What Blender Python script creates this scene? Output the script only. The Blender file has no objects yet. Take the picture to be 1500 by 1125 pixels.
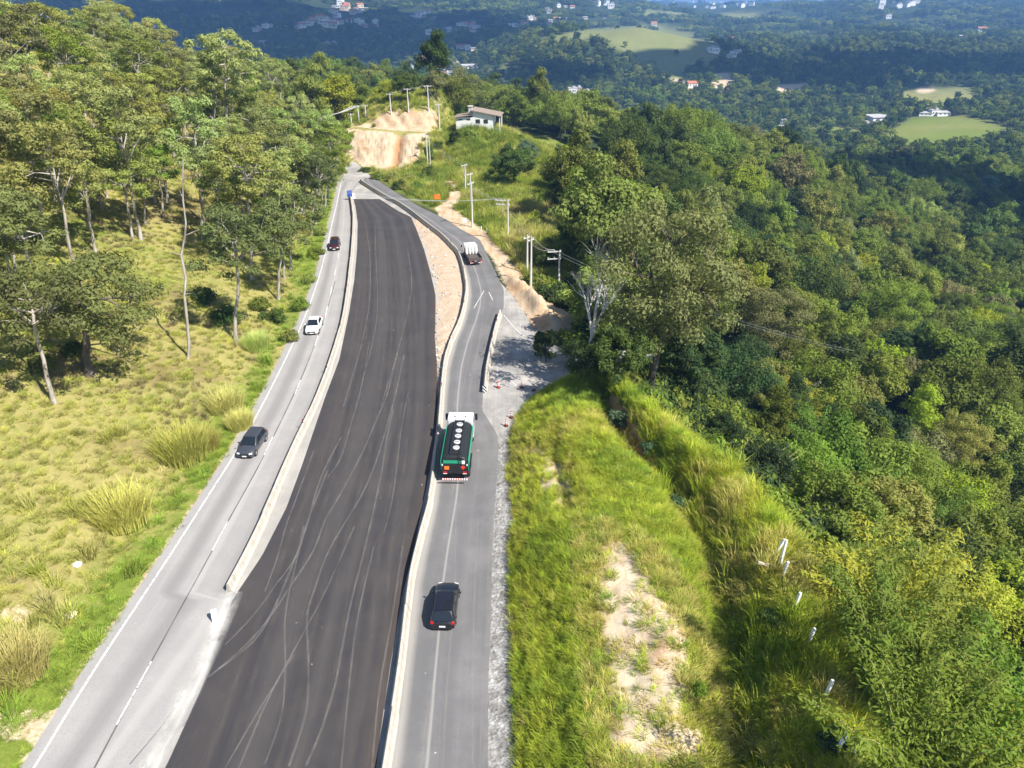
import bpy, math, random
import numpy as np
from mathutils import Vector, Matrix, Euler

random.seed(11)
rng = np.random.default_rng(11)
S = bpy.context.scene
COL = S.collection
R = math.radians

# ------------------------------------------------------------------ camera
H, PITCH, FPX, CX, CY = 38.0, R(28.5), 1050.0, 750.0, 562.5
CP, SP = math.cos(PITCH), math.sin(PITCH)
cam = bpy.data.cameras.new('camera'); camo = bpy.data.objects.new('camera', cam); COL.objects.link(camo)
cam.sensor_width = 36; cam.lens = 36 * FPX / 1500; cam.clip_start = 0.5; cam.clip_end = 40000
camo.location = (0, 0, H); camo.rotation_euler = (math.pi / 2 - PITCH, 0, 0)
S.camera = camo

def ray(px, py):
    v = (CY - py) / FPX
    return (px - CX) / FPX, CP + v * SP, -SP + v * CP
def at(px, py, z=0.0):
    x, y, zz = ray(px, py); t = (z - H) / zz
    return np.array((x * t, y * t, z))
def atY(px, py, Y):
    x, y, zz = ray(px, py); t = Y / y
    return np.array((x * t, Y, H + zz * t))
def proj(x, y, z):
    dz = z - H
    d = y * CP - dz * SP; v = y * SP + dz * CP
    return CX + FPX * x / d, CY - FPX * v / d

# ------------------------------------------------------------------ noise
def _hash(ix, iy, seed):
    n = (ix.astype(np.int64) * 374761393 + iy.astype(np.int64) * 668265263 + seed * 974711) & 0xffffffff
    n = ((n ^ (n >> 13)) * 1274126177) & 0xffffffff
    return ((n ^ (n >> 16)) & 0xffff) / 65535.0
def vnoise(x, y, seed=0):
    ix, iy = np.floor(x), np.floor(y); fx, fy = x - ix, y - iy
    fx = fx * fx * (3 - 2 * fx); fy = fy * fy * (3 - 2 * fy)
    a = _hash(ix, iy, seed); b = _hash(ix + 1, iy, seed); c = _hash(ix, iy + 1, seed); d = _hash(ix + 1, iy + 1, seed)
    return (a + (b - a) * fx) * (1 - fy) + (c + (d - c) * fx) * fy
def fbm(x, y, seed=0, octs=4):
    s = 0; amp = .5
    for o in range(octs):
        s = s + amp * (vnoise(x, y, seed + o * 17) - .5); x = x * 2.03 + 5.1; y = y * 2.03 + 3.7; amp *= .5
    return s
def smooth(a, b, x):
    t = np.clip((x - a) / (b - a), 0, 1); return t * t * (3 - 2 * t)

# ------------------------------------------------------------------ road lines (photo pixels -> ground plane)
def wl(pts, z=0.0): return np.array([at(p[0], p[1], z) for p in pts])
L_LINE = [(38,1140),(53,1120),(140,979),(249,814),(306,725),(353,650),(400,563),(443,473),(467,407),(480,357),(487,325),(493,300),(497,280),(500,262)]
L_BAR = [(336,868),(373,796),(405,722),(427,670),(467,583),(487,527),(503,471),(511,415),(516,367),(518,327),(516,304),(513,286)]
D_LEFT = [(237,1135),(245,1120),(295,1009),(316,945),(341,878),(384,814),(420,743),(443,680),(476,583),(497,527),(511,460),(519,410),(523,367),(524,327),(521,304),(518,292)]
D_RIGHT = [(549,1135),(552,1123),(555,1089),(572,973),(589,872),(607,800),(620,735),(630,687),(637,641),(640,615),(641,599),(640,535),(637,495),(638,460),(638,433),(631,401),(621,365),(610,336),(602,318),(583,309),(555,291)]
M_BAR = [(563,1140),(566,1123),(578,1045),(591,944),(601,858),(614,800),(630,735),(639,665),(643,635),(646,593),(651,540),(661,503),(675,471),(683,433),(681,407),(673,377),(663,364),(647,348),(626,332),(606,316),(583,300),(565,291),(533,271),(528,266)]
R_RIGHT = [(714,1140),(715,1123),(715,1002),(719,915),(721,800),(724,755),(730,671),(729,637)]
G_RIGHT = [(754,1140),(753,1123),(748,1002),(745,915),(743,800),(752,767),(743,703),(746,637)]
FAR_RIGHT = [(522,238),(538,254),(583,284),(615,303),(653,321),(677,337),(703,351),(717,380),(727,407),(749,431),(767,457),(778,476),(794,492),(834,518)]
SIDE_NEAR = [(0.0,60),(.6,63),(2,66.5),(5,70),(9,72.2),(13,73.0),(17,74)]
SIDE_FAR = [(17,80),(13,79.3)]
def xy(a): return np.asarray(a)[:, :2]
Lw = xy(wl(L_LINE)); Ledge = Lw.copy(); Ledge[:, 0] -= .75
corr = [tuple(p) for p in Ledge]
corr += [tuple(p) for p in xy(wl([(505,246),(516,236)]))]
corr += [tuple(p) for p in xy(wl(FAR_RIGHT))]
corr += SIDE_FAR[::-1] + SIDE_NEAR[::-1]
corr += [tuple(p) for p in xy(wl(G_RIGHT))[::-1]]
corr += [(corr[-1][0], 4), (corr[0][0], 4)]
corr = np.array(corr)
def poly_dist(x, y, P):
    best = np.full(x.shape, 1e9); inside = np.zeros(x.shape, bool); n = len(P)
    for i in range(n):
        ax, ay = P[i]; bx, by = P[(i + 1) % n]
        dx, dy = bx - ax, by - ay; L2 = dx * dx + dy * dy + 1e-12
        t = np.clip(((x - ax) * dx + (y - ay) * dy) / L2, 0, 1)
        best = np.minimum(best, (x - ax - t * dx) ** 2 + (y - ay - t * dy) ** 2)
        if ay != by:
            c = ((ay > y) != (by > y)) & (x < dx * (y - ay) / (by - ay) + ax); inside ^= c
    return np.where(inside, 0, np.sqrt(best))
def in_poly(x, y, P):
    inside = np.zeros(np.shape(x), bool); n = len(P)
    for i in range(n):
        ax, ay = P[i]; bx, by = P[(i + 1) % n]
        if ay != by: inside ^= ((ay > y) != (by > y)) & (x < (bx - ax) * (y - ay) / (by - ay) + ax)
    return inside

# ------------------------------------------------------------------ terrain
ctrl = []
for p in corr:
    if 8 < p[1] < 200: ctrl.append((p[0], p[1], 0))
def lx(Y): return np.interp(Y, Ledge[:, 1], Ledge[:, 0])
for Y, k in ((12, .85), (25, .9), (40, 1), (60, 1), (85, 1), (110, 1), (140, 1.02), (170, 1.0), (200, .9), (235, .72)):
    e = lx(Y) if Y < 165 else lx(165) - (Y - 165) * .35
    for d, z in ((5, 1.0), (15, 4.6), (30, 10.5), (60, 24), (95, 37), (150, 52)):
        ctrl.append((e - d, Y, z * k))
for px, py, Y in (   # visible ground, given as photo pixel and distance
    (570,245,187),(600,240,187),(540,215,190),(505,207,197),(600,205,193.5),(640,205,197),(520,185,197),(600,190,196.5),(560,188,197),(640,190,203),(660,210,196),
    (590,166,205),(560,168,206),(630,163,208),(545,178,205),(590,163,222),(630,161,222),(540,176,222),
    (695,187,203),(720,188,205),(670,188,203),(695,180,216),(680,230,185),(640,270,165),(660,290,153),(760,250,183),(830,232,200),(900,252,195),(780,330,130),(840,350,122),(720,340,131),(700,280,158),(740,300,148),(800,290,152),(790,400,108),(850,420,106),
    (600,110,1300),(500,50,1900),(500,0,2600),(700,5,3000),(350,40,1900),(350,95,1300),(640,60,2000),(760,30,2600),
    (870,13,4700),(920,14,5200),(1000,7,6000),(1100,7,6500),(1290,9,6500),(1440,8,6500),
    (940,41,1400),(850,50,1400),(800,62,1330),(1040,62,1400),(1000,100,1230),(880,95,1180),(780,95,1180),(740,125,1000),
    (1200,100,1500),(1200,62,2200),(1100,70,2000),(1300,32,3000),(1480,8,3600),(1400,60,2300),(1480,100,1500),(1050,30,2900),(960,25,3600),
    (1390,175,900),(1390,200,760),(1390,222,680),(1200,190,800),(1390,140,1060),(1390,110,1300),(1050,125,1050),(1150,135,1000)):
    p = atY(px, py, Y); ctrl.append(tuple(p))
for px, py, Y, h in (  # canopy seen, ground h below it
    (1000,160,300,11),(1150,200,330,11),(1280,300,300,12),(1500,300,380,12),(1400,240,520,12),(1200,350,210,11),(1350,450,160,12),(1500,550,112,12),
    (1100,350,170,11),(1000,300,165,10),(900,260,185,8),(800,190,235,9),(900,165,280,10),(450,95,430,10),(560,110,430,10),(640,135,390,9),(740,140,360,9),(850,150,330,10),
    (1300,600,95,12),(1200,500,110,12),(1050,500,92,11),(950,400,108,9)):
    p = atY(px, py, Y); ctrl.append((p[0], p[1], p[2] - h))
ctrl += [(30,15,-12),(30,45,-9),(28,62,-8),(48,20,-22),(48,45,-21),(46,70,-22),(75,30,-36),(75,60,-36),(80,85,-38),(120,50,-48),(125,90,-50),(180,110,-58),
         (-90,320,-6),(-40,320,-14),(20,290,-6),(-160,340,0),(-260,330,10),(60,330,-26),(120,420,-62),(0,470,-35),(-160,560,-40),(-330,520,-25),(-100,800,-95),(150,800,-95),(-500,900,-70),(400,900,-98),
         (-250,4000,110),(-1400,3600,170),(-2500,3000,160),(-1500,1500,-20),(-3000,7000,60),(700,1750,-75),(300,1750,-72),(900,1900,-80),(2200,1500,-60),(4500,4200,70),(2900,4200,60),
         (0,12000,-110),(-9000,12000,-60),(9000,12000,-90),(3000,12000,-110),(-17000,12000,-80),(17000,12000,-80),(800,8000,-70),(3500,8500,-80),(-600,400,60),(-300,200,62),(500,330,-80),(900,600,-85)]
# drop near-duplicate control points
uniq = []
for p in ctrl:
    if p[1] < 5: continue
    q = (p[0] / p[1], math.log(p[1]))
    if all((q[0] - r[0]) ** 2 + (q[1] - r[1]) ** 2 > 1e-4 for r, _ in uniq): uniq.append((q, p[2]))
CU = np.array([u for u, _ in uniq]); CZ = np.array([z for _, z in uniq])
_n = len(CU)
_D = np.sqrt(((CU[:, None, :] - CU[None, :, :]) ** 2).sum(-1))
_A = np.zeros((_n + 3, _n + 3)); _A[:_n, :_n] = _D; _A[:_n, _n] = 1; _A[:_n, _n + 1:] = CU; _A[_n, :_n] = 1; _A[_n + 1:, :_n] = CU.T
_W = np.linalg.solve(_A, np.concatenate([CZ, np.zeros(3)]))
EY = np.array([8, 24, 32, 40, 48, 53, 59, 64, 70, 74]); EX = np.array([17, 18.5, 19.8, 20, 17.6, 14.2, 11.5, 10.5, 10.5, 11.0])
def terr(x, y):
    x = np.atleast_1d(np.asarray(x, float)); y = np.atleast_1d(np.asarray(y, float))
    shp = x.shape; x = x.ravel(); y = np.maximum(y.ravel(), 4.0)
    out = np.empty(len(x))
    for s in range(0, len(x), 40000):
        X, Y = x[s:s + 40000], y[s:s + 40000]
        a, l = X / Y, np.log(Y)
        z = np.full(X.shape, _W[_n]) + _W[_n + 1] * a + _W[_n + 2] * l
        for i in range(_n): z += _W[i] * np.sqrt((a - CU[i, 0]) ** 2 + (l - CU[i, 1]) ** 2 + 2e-5)
        d = poly_dist(X, Y, corr)
        off = smooth(2, 30, d)
        z = z + fbm(X / 14, Y / 14, 3) * 1.6 * off + fbm(X / 3.1, Y / 3.1, 9, 3) * .45 * smooth(.5, 6, d) * (Y < 420)
        gh = 1 - .8 * smooth(620, 300, np.abs(Y - 1380)) * smooth(.10, .16, a) * smooth(.34, .28, a)
        z = z + (fbm(X / 170, Y / 170, 21) * 34 * smooth(600, 1500, Y) + (.42 - np.abs(fbm(X / 380, Y / 520, 31)) * 2) * 52 * smooth(1000, 1900, Y) + (.42 - np.abs(fbm(X / 900, Y / 900, 35)) * 2) * 80 * smooth(1900, 3300, Y) * smooth(4600, 3500, Y)) * gh
        # two-tier earth cut beyond the bend
        toe = np.interp(X, [-46, -38, -30, -23, -17], [192, 187.5, 184, 181.5, 183]) + fbm(X / 5, Y / 9, 51) * 3
        rill = np.abs(((X * .9 + (Y - toe) * .55 + 2.2 * fbm(X / 6, Y / 6, 53)) / 1.7) % 1 - .5) * 2
        rill2 = np.abs(((X * .8 + Y * .6 + 2.5 * fbm(X / 5, Y / 5, 57)) / 2.6) % 1 - .5) * 2
        lo = 6.2 * smooth(0, 9.5, Y - toe) - rill * .75 * smooth(.5, 3, Y - toe) * smooth(10.5, 7, Y - toe)
        up0 = toe + 12.5; hi = 4.6 * smooth(0, 8, Y - up0) - rill2 * .7 * smooth(.5, 2.5, Y - up0) * smooth(9, 6, Y - up0)
        hi = hi * smooth(-45, -38, X) * smooth(-17, -22, X); notch = np.exp(-((X + 29.5 - (Y - 188) * .15) / 1.5) ** 2) * 2.4 * smooth(0, 4, Y - toe) * smooth(12, 7, Y - toe)
        cut = lo * smooth(-52, -44, X) * smooth(-14, -22, X) + hi - notch + .06 * np.maximum(0, Y - toe)
        wc = smooth(-56, -47, X) * smooth(-13, -19, X) * smooth(178, 182, Y) * smooth(242, 226, Y)
        z = z * (1 - wc) + cut * wc
        # raw soil bank at the side road mouth
        sb = np.exp(-((X - (-3.2 + (103 - Y) * .42) - 2.2) / 1.9) ** 2) * smooth(79, 84, Y) * smooth(108, 101, Y)
        z = z + sb * (1.7 + 3.2 * fbm(X / 1.7, Y / 1.7, 59)) * (.45 + .55 * smooth(84, 92, Y))
        z = z * smooth(0, 7 - 4.5 * np.clip(sb * 2 + wc, 0, 1), d) - .06 * (1 - smooth(0, .6, d))
        # the grassy bank between the road and the ravine
        e = np.interp(Y, EY, EX) - X
        fb = np.interp(d, [0, .4, 2, 4, 6, 9, 14], [-.06, .15, 1.5, 2.9, 3.6, 4.0, 4.2])
        ec = np.interp(Y, [20, 35, 50, 60, 66], [6.8, 6.4, 4.6, 2.2, 1.0]); wd = np.interp(Y, [35, 50, 62], [1.9, 1.4, .9])
        fb = fb - 2.0 * np.exp(-((e - ec) / wd) ** 2) * smooth(1, 5, d) * smooth(66, 60, Y) + 1.0 * np.exp(-((e - ec * .35) / (wd * 1.1)) ** 2) * smooth(3, 7, d)
        fb = fb + (fbm(X / 5, Y / 5, 41) * 1.3 + fbm(X / 1.3, Y / 1.3, 43, 2) * .35) * smooth(.3, 3, d)
        fb = np.where(e < 0, fb + e * 1.05 - .02 * e * e, fb)
        scar = np.exp(-((X - 3.9 - (54 - Y) * .06) / .55) ** 2) * smooth(43, 46, Y) * smooth(57, 53, Y)
        fb = fb - .7 * scar
        near = (X > -1.0) & (Y < 76) & (d > 0)
        z = np.where(near, np.maximum(fb, np.minimum(z, 30)) * 1.0, z)
        z = np.where(near & (e >= -.2), fb, z)
        out[s:s + 40000] = z
    return out.reshape(shp)
def tz(x, y): return float(terr(x, y)[0])
def on_ray(px, py, h=0.0, t0=20.0):
    """first point of the sight line through a photo pixel that is h above the ground"""
    rx, ry, rz = ray(px, py)
    ts = t0 * np.exp(np.arange(0, 6.2, .004)); zz = H + rz * ts - h - terr(rx * ts, ry * ts)
    k = np.argmax(zz < 0)
    if zz[k] >= 0: k = len(ts) - 1
    t = ts[k]
    if k > 0:
        f = zz[k - 1] / (zz[k - 1] - zz[k] + 1e-9); t = ts[k - 1] + (ts[k] - ts[k - 1]) * f
    x, y = rx * t, ry * t
    return np.array((x, y, tz(x, y)))

# ------------------------------------------------------------------ mesh helpers
def np_mesh(name, V, Fc, uv=None, smooth_shade=False):
    me = bpy.data.meshes.new(name); V = np.asarray(V, np.float32); Fc = np.asarray(Fc, np.int32)
    k = Fc.shape[1]
    me.vertices.add(len(V)); me.vertices.foreach_set('co', V.ravel())
    me.loops.add(Fc.size); me.loops.foreach_set('vertex_index', Fc.ravel())
    me.polygons.add(len(Fc)); me.polygons.foreach_set('loop_start', np.arange(0, Fc.size, k, dtype=np.int32))
    try: me.polygons.foreach_set('loop_total', np.full(len(Fc), k, np.int32))
    except Exception: pass
    if uv is not None:
        l = me.uv_layers.new(name='UVMap'); l.data.foreach_set('uv', np.asarray(uv, np.float32)[Fc.ravel()].ravel())
    me.update(calc_edges=True)
    if smooth_shade: me.polygons.foreach_set('use_smooth', np.ones(len(Fc), bool))
    return me
def link(name, me, mt=None, parent=None, loc=None):
    o = bpy.data.objects.new(name, me); COL.objects.link(o)
    if mt is not None:
        me.materials.clear(); me.materials.append(mt)
    if parent is not None: o.parent = parent
    if loc is not None: o.location = loc
    return o
def tag(o, label=None, cat=None, group=None, kind=None):
    if label: o['label'] = label
    if cat: o['category'] = cat
    if group: o['group'] = group
    if kind: o['kind'] = kind
    return o
def thing(name, label, cat, loc=(0, 0, 0), rz=0.0, group=None):
    o = bpy.data.objects.new(name, None); COL.objects.link(o); o.empty_display_size = .5
    o.location = loc; o.rotation_euler = (0, 0, rz)
    return tag(o, label, cat, group)
class MB:
    def __init__(s): s.v = []; s.f = []
    def add(s, V, Fc):
        b = len(s.v); s.v += [tuple(map(float, p)) for p in V]; s.f += [tuple(b + i for i in q) for q in Fc]
    def box(s, c, d, top=(1, 1), rz=0.0, rx=0.0, shift=(0, 0)):
        hx, hy, hz = d[0] / 2, d[1] / 2, d[2] / 2; V = []
        m = Matrix.Rotation(rz, 3, 'Z') @ Matrix.Rotation(rx, 3, 'X')
        for z, k, sh in ((-hz, (1, 1), (0, 0)), (hz, top, shift)):
            for sx, sy in ((-1, -1), (1, -1), (1, 1), (-1, 1)):
                p = m @ Vector((sx * hx * k[0] + sh[0], sy * hy * k[1] + sh[1], z)); V.append((p.x + c[0], p.y + c[1], p.z + c[2]))
        s.add(V, [(3, 2, 1, 0), (4, 5, 6, 7), (0, 1, 5, 4), (1, 2, 6, 5), (2, 3, 7, 6), (3, 0, 4, 7)]); return s
    def tube(s, pts, rad, n=8, cap=True):
        pts = [Vector(p) for p in pts]
        if not hasattr(rad, '__len__'): rad = [rad] * len(pts)
        V = []; Fc = []
        for i, p in enumerate(pts):
            t = (pts[min(i + 1, len(pts) - 1)] - pts[max(i - 1, 0)]).normalized()
            u = t.cross(Vector((0, 0, 1)) if abs(t.z) < .9 else Vector((1, 0, 0))).normalized(); w = t.cross(u)
            for k in range(n):
                q = p + (u * math.cos(2 * math.pi * k / n) + w * math.sin(2 * math.pi * k / n)) * rad[i]; V.append(q)
        for i in range(len(pts) - 1):
            for k in range(n): Fc.append((i * n + k, i * n + (k + 1) % n, (i + 1) * n + (k + 1) % n, (i + 1) * n + k))
        if cap: Fc.append(tuple(range(n))[::-1]); Fc.append(tuple((len(pts) - 1) * n + k for k in range(n)))
        s.add(V, Fc); return s
    def prism(s, prof, x0, x1, axis='X'):
        n = len(prof)
        f = (lambda u, a, b: (u, a, b)) if axis == 'X' else ((lambda u, a, b: (a, u, b)) if axis == 'Y' else (lambda u, a, b: (a, b, u)))
        V = [f(x0, *p) for p in prof] + [f(x1, *p) for p in prof]
        s.add(V, [tuple(range(n))[::-1], tuple(range(n, 2 * n))] + [(i, (i + 1) % n, n + (i + 1) % n, n + i) for i in range(n)]); return s
    def loft(s, rings, cap=True):
        n = len(rings[0]); V = [p for r in rings for p in r]; Fc = []
        for i in range(len(rings) - 1):
            for k in range(n): Fc.append((i * n + k, i * n + (k + 1) % n, (i + 1) * n + (k + 1) % n, (i + 1) * n + k))
        if cap: Fc.append(tuple(range(n))[::-1]); Fc.append(tuple((len(rings) - 1) * n + k for k in range(n)))
        s.add(V, Fc); return s
    def build(s, name, mt, parent=None, bevel=0, sm=False, loc=None):
        me = bpy.data.meshes.new(name); me.from_pydata(s.v, [], s.f); me.update()
        import bmesh
        bm = bmesh.new(); bm.from_mesh(me); bmesh.ops.recalc_face_normals(bm, faces=bm.faces); bm.to_mesh(me); bm.free()
        if sm:
            for p in me.polygons: p.use_smooth = True
        o = link(name, me, mt, parent, loc)
        if bevel:
            b = o.modifiers.new('bevel', 'BEVEL'); b.width = bevel; b.segments = 2; b.limit_method = 'ANGLE'; b.angle_limit = R(35)
            if sm: b.harden_normals = False
        return o

# ------------------------------------------------------------------ materials
class NT:
    def __init__(s, name):
        s.m = bpy.data.materials.new(name); s.m.use_nodes = True; s.t = s.m.node_tree; s.t.nodes.clear()
        s.out = s.n('ShaderNodeOutputMaterial')
    def n(s, typ, **kw):
        nd = s.t.nodes.new(typ)
        for k, v in kw.items():
            if hasattr(nd, k): setattr(nd, k, v)
        return nd
    def l(s, a, b): s.t.links.new(a, b)
    def val(s, sock, v):
        if hasattr(v, 'links') or isinstance(v, bpy.types.NodeSocket): s.l(v, sock)
        else: sock.default_value = v
    def noise(s, vec=None, scale=1.0, detail=4, rough=.55, dist=0.0):
        nd = s.n('ShaderNodeTexNoise'); nd.inputs['Scale'].default_value = scale; nd.inputs['Detail'].default_value = detail
        nd.inputs['Roughness'].default_value = rough; nd.inputs['Distortion'].default_value = dist
        if vec is not None: s.l(vec, nd.inputs['Vector'])
        return nd.outputs['Fac']
    def mapv(s, vec, scale):
        nd = s.n('ShaderNodeMapping'); nd.inputs['Scale'].default_value = scale; s.l(vec, nd.inputs['Vector']); return nd.outputs['Vector']
    def ramp(s, fac, stops):
        nd = s.n('ShaderNodeValToRGB'); cr = nd.color_ramp
        while len(cr.elements) < len(stops): cr.elements.new(.5)
        for e, (p, c) in zip(cr.elements, stops):
            e.position = p; e.color = (c[0], c[1], c[2], 1) if hasattr(c, '__len__') else (c, c, c, 1)
        s.l(fac, nd.inputs['Fac']); return nd.outputs['Color']
    def mix(s, fac, a, b, mode='MIX'):
        nd = s.n('ShaderNodeMix'); nd.data_type = 'RGBA'; nd.blend_type = mode; nd.clamp_factor = True
        s.val(nd.inputs[0], fac)
        for i, v in ((6, a), (7, b)):
            if hasattr(v, '__len__') and not isinstance(v, bpy.types.NodeSocket): v = (v[0], v[1], v[2], 1)
            s.val(nd.inputs[i], v)
        return nd.outputs[2]
    def math(s, op, a, b=0.0):
        nd = s.n('ShaderNodeMath'); nd.operation = op; s.val(nd.inputs[0], a); s.val(nd.inputs[1], b); return nd.outputs[0]
    def coord(s, which='Object'): return s.n('ShaderNodeTexCoord').outputs[which]
    def pos(s): return s.n('ShaderNodeNewGeometry').outputs['Position']
    def attr(s, name, out='Color'):
        nd = s.n('ShaderNodeAttribute'); nd.attribute_name = name; return nd.outputs[out]
    def bsdf(s, col, rough=.7, metal=0.0, spec=.3, bump=None, bstr=.3, bdist=.05, coat=0.0):
        b = s.n('ShaderNodeBsdfPrincipled')
        if hasattr(col, '__len__') and not isinstance(col, bpy.types.NodeSocket): col = (col[0], col[1], col[2], 1)
        s.val(b.inputs['Base Color'], col); s.val(b.inputs['Roughness'], rough); b.inputs['Metallic'].default_value = metal
        b.inputs['Specular IOR Level'].default_value = spec; b.inputs['Coat Weight'].default_value = coat
        if bump is not None:
            bn = s.n('ShaderNodeBump'); bn.inputs['Strength'].default_value = bstr; bn.inputs['Distance'].default_value = bdist
            s.l(bump, bn.inputs['Height']); s.l(bn.outputs['Normal'], b.inputs['Normal'])
        s.l(b.outputs[0], s.out.inputs['Surface']); return b
def simple(name, c, rough=.6, var=.15, scale=3.0, metal=0.0, spec=.35, coat=0.0, bstr=.15):
    t = NT(name); co = t.coord(); f = t.noise(co, scale, 5, .6)
    c = np.array(c); col = t.mix(f, tuple(c * (1 - var)), tuple(np.minimum(c * (1 + var), 1)))
    t.bsdf(col, rough, metal, spec, f, bstr, .02, coat); return t.m
# ------------------------------------------------------------------ light, sky, haze, clouds
SUN_EL = R(49); SUN_H = np.array((.80, -.60)); SUN_H = SUN_H / np.linalg.norm(SUN_H)
sd = Vector((SUN_H[0] * math.cos(SUN_EL), SUN_H[1] * math.cos(SUN_EL), math.sin(SUN_EL)))
w = bpy.data.worlds.new('World'); S.world = w; w.use_nodes = True
nt = w.node_tree; bg = nt.nodes['Background']; sky = nt.nodes.new('ShaderNodeTexSky'); sky.sky_type = 'NISHITA'
sky.sun_disc = False; sky.sun_elevation = SUN_EL; sky.sun_rotation = math.atan2(SUN_H[0], SUN_H[1]); sky.altitude = 800; sky.air_density = 1.0; sky.dust_density = 1.0
nt.links.new(sky.outputs[0], bg.inputs[0]); bg.inputs[1].default_value = .085
sl = bpy.data.lights.new('sun', 'SUN'); sl.energy = 5.0; sl.angle = R(.5); sl.color = (1.0, .955, .88)
so = bpy.data.objects.new('sun', sl); COL.objects.link(so); so.rotation_euler = sd.to_track_quat('Z', 'Y').to_euler(); so.location = (0, 0, 300)
S.view_settings.view_transform = 'Standard'; S.view_settings.look = 'None'; S.view_settings.exposure = 0.93; S.view_settings.gamma = 1.0
S.render.engine = 'CYCLES'
cy = S.cycles; cy.use_denoising = True; cy.max_bounces = 6; cy.diffuse_bounces = 2; cy.glossy_bounces = 2; cy.transmission_bounces = 4
cy.transparent_max_bounces = 8; cy.volume_bounces = 0; cy.use_adaptive_sampling = True; cy.adaptive_threshold = .02; cy.sample_clamp_indirect = 4

hz = MB().box((0, 5400, 40), (26000, 13400, 560)).build('haze', None)
t = NT('haze_air'); pv = t.n('ShaderNodeVolumePrincipled'); pv.inputs['Color'].default_value = (.24, .50, 1.0, 1); pv.inputs['Density'].default_value = 1.7e-4
pv.inputs['Anisotropy'].default_value = .0
t.l(pv.outputs[0], t.out.inputs['Volume']); hz.data.materials.append(t.m); tag(hz, kind='stuff')

# clouds high outside the picture: they shade the far hills
mcloud = simple('cloud_white', (.85, .86, .88), .95, .03, .01)
CLOUD_Z = 1300.0
def cloud(x, y, rx, ry, seed, z=0.0):
    """a cumulus whose shadow lands round (x, y, z)"""
    k = (CLOUD_Z - z) / math.tan(SUN_EL)
    c = Vector((x + SUN_H[0] * k, y + SUN_H[1] * k, CLOUD_Z))
    r = np.random.default_rng(seed); b = MB(); n = 26
    for i in range(n):
        a = r.uniform(0, 2 * math.pi); q = math.sqrt(r.uniform(0, 1)) * .82
        rr = min(rx, ry) * r.uniform(.26, .5) * (1.15 - .5 * q)
        cx, cyy, cz = rx * q * math.cos(a), ry * q * math.sin(a), r.uniform(0, .35) * rr
        rings = []
        for j in range(1, 8):
            th = math.pi * j / 8; ring = []
            for k2 in range(12):
                ph = 2 * math.pi * k2 / 12; m = 1 + .16 * (r.random() - .5)
                ring.append((cx + rr * m * math.sin(th) * math.cos(ph), cyy + rr * m * math.sin(th) * math.sin(ph), cz + rr * .55 * m * -math.cos(th)))
            rings.append(ring)
        b.loft(rings)
    o = b.build('cloud', mcloud, sm=True, loc=c); return tag(o, 'white cumulus cloud drifting high over the valley, outside the view', 'cloud', 'clouds over the valley', 'stuff')
def cloud_at(px, py, rx, ry, seed):
    p = on_ray(px, py, t0=200); cloud(p[0], p[1], rx, ry, seed, p[2])
for args in ((430,40,560,620,1),(600,52,480,560,2),(700,45,300,430,3),(800,112,110,90,5),(1140,104,230,200,6),(1290,92,260,200,7),(1440,98,220,190,8),(1425,300,105,120,12),(1300,262,50,60,13)):
    cloud_at(*args)

# ------------------------------------------------------------------ terrain sheet
ys = np.concatenate([np.arange(math.log(9), math.log(26), .012), np.arange(math.log(26), math.log(80), .0055), np.arange(math.log(80), math.log(176), .008), np.arange(math.log(176), math.log(214), .0028), np.arange(math.log(214), math.log(430), .008), np.arange(math.log(430), math.log(12500), .016)])
as_ = np.concatenate([np.arange(-2.2, -.85, .02), np.arange(-.85, -.27, .007), np.arange(-.27, -.07, .003), np.arange(-.07, -.03, .007), np.arange(-.03, .62, .005), np.arange(.62, .9, .008), np.arange(.9, 2.21, .025)])
A2, L2 = np.meshgrid(as_, ys); TY = np.exp(L2); TX = A2 * TY
TZ = terr(TX, TY)
nr, ncl = TX.shape
V = np.stack([TX.ravel(), TY.ravel(), TZ.ravel()], 1)
idx = np.arange(nr * ncl).reshape(nr, ncl)
Fq = np.stack([idx[:-1, :-1], idx[:-1, 1:], idx[1:, 1:], idx[1:, :-1]], -1).reshape(-1, 4)
PX = {}
DIRT = [
 [(488,203),(503,186),(545,180),(556,168),(575,164),(640,161),(642,185),(617,207),(612,248),(590,262),(560,252),(530,243),(515,230),(490,214)],
 [(648,266),(664,264),(678,284),(674,300),(652,314),(636,306),(652,296),(657,283)],
 [(648,294),(712,338),(748,378),(760,396),(775,415),(800,440),(850,460),(850,505),(790,490),(750,435),(720,375),(680,340),(640,315)],
 [(880,800),(905,788),(940,820),(962,870),(1005,905),(1012,960),(1000,1040),(1040,1090),(1020,1140),(905,1140),(892,1060),(885,960),(872,880)],
 [(772,660),(792,655),(828,690),(848,748),(826,756),(794,722)],
 [(872,570),(912,585),(965,685),(935,712),(898,640)],[(935,600),(960,610),(985,640),(960,635)],[(1100,770),(1130,800),(1150,830),(1130,840)],
 [(0,1050),(40,1030),(60,1060),(20,1090),(0,1085)],[(0,895),(40,885),(60,900),(30,912),(0,912)],
 [(980,110),(1010,120),(1030,130),(1010,137),(985,125)],[(1045,105),(1070,105),(1075,120),(1060,140),(1040,130)],[(1125,125),(1185,120),(1195,132),(1150,140)],[(1340,128),(1370,126),(1372,136),(1345,138)]]
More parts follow.
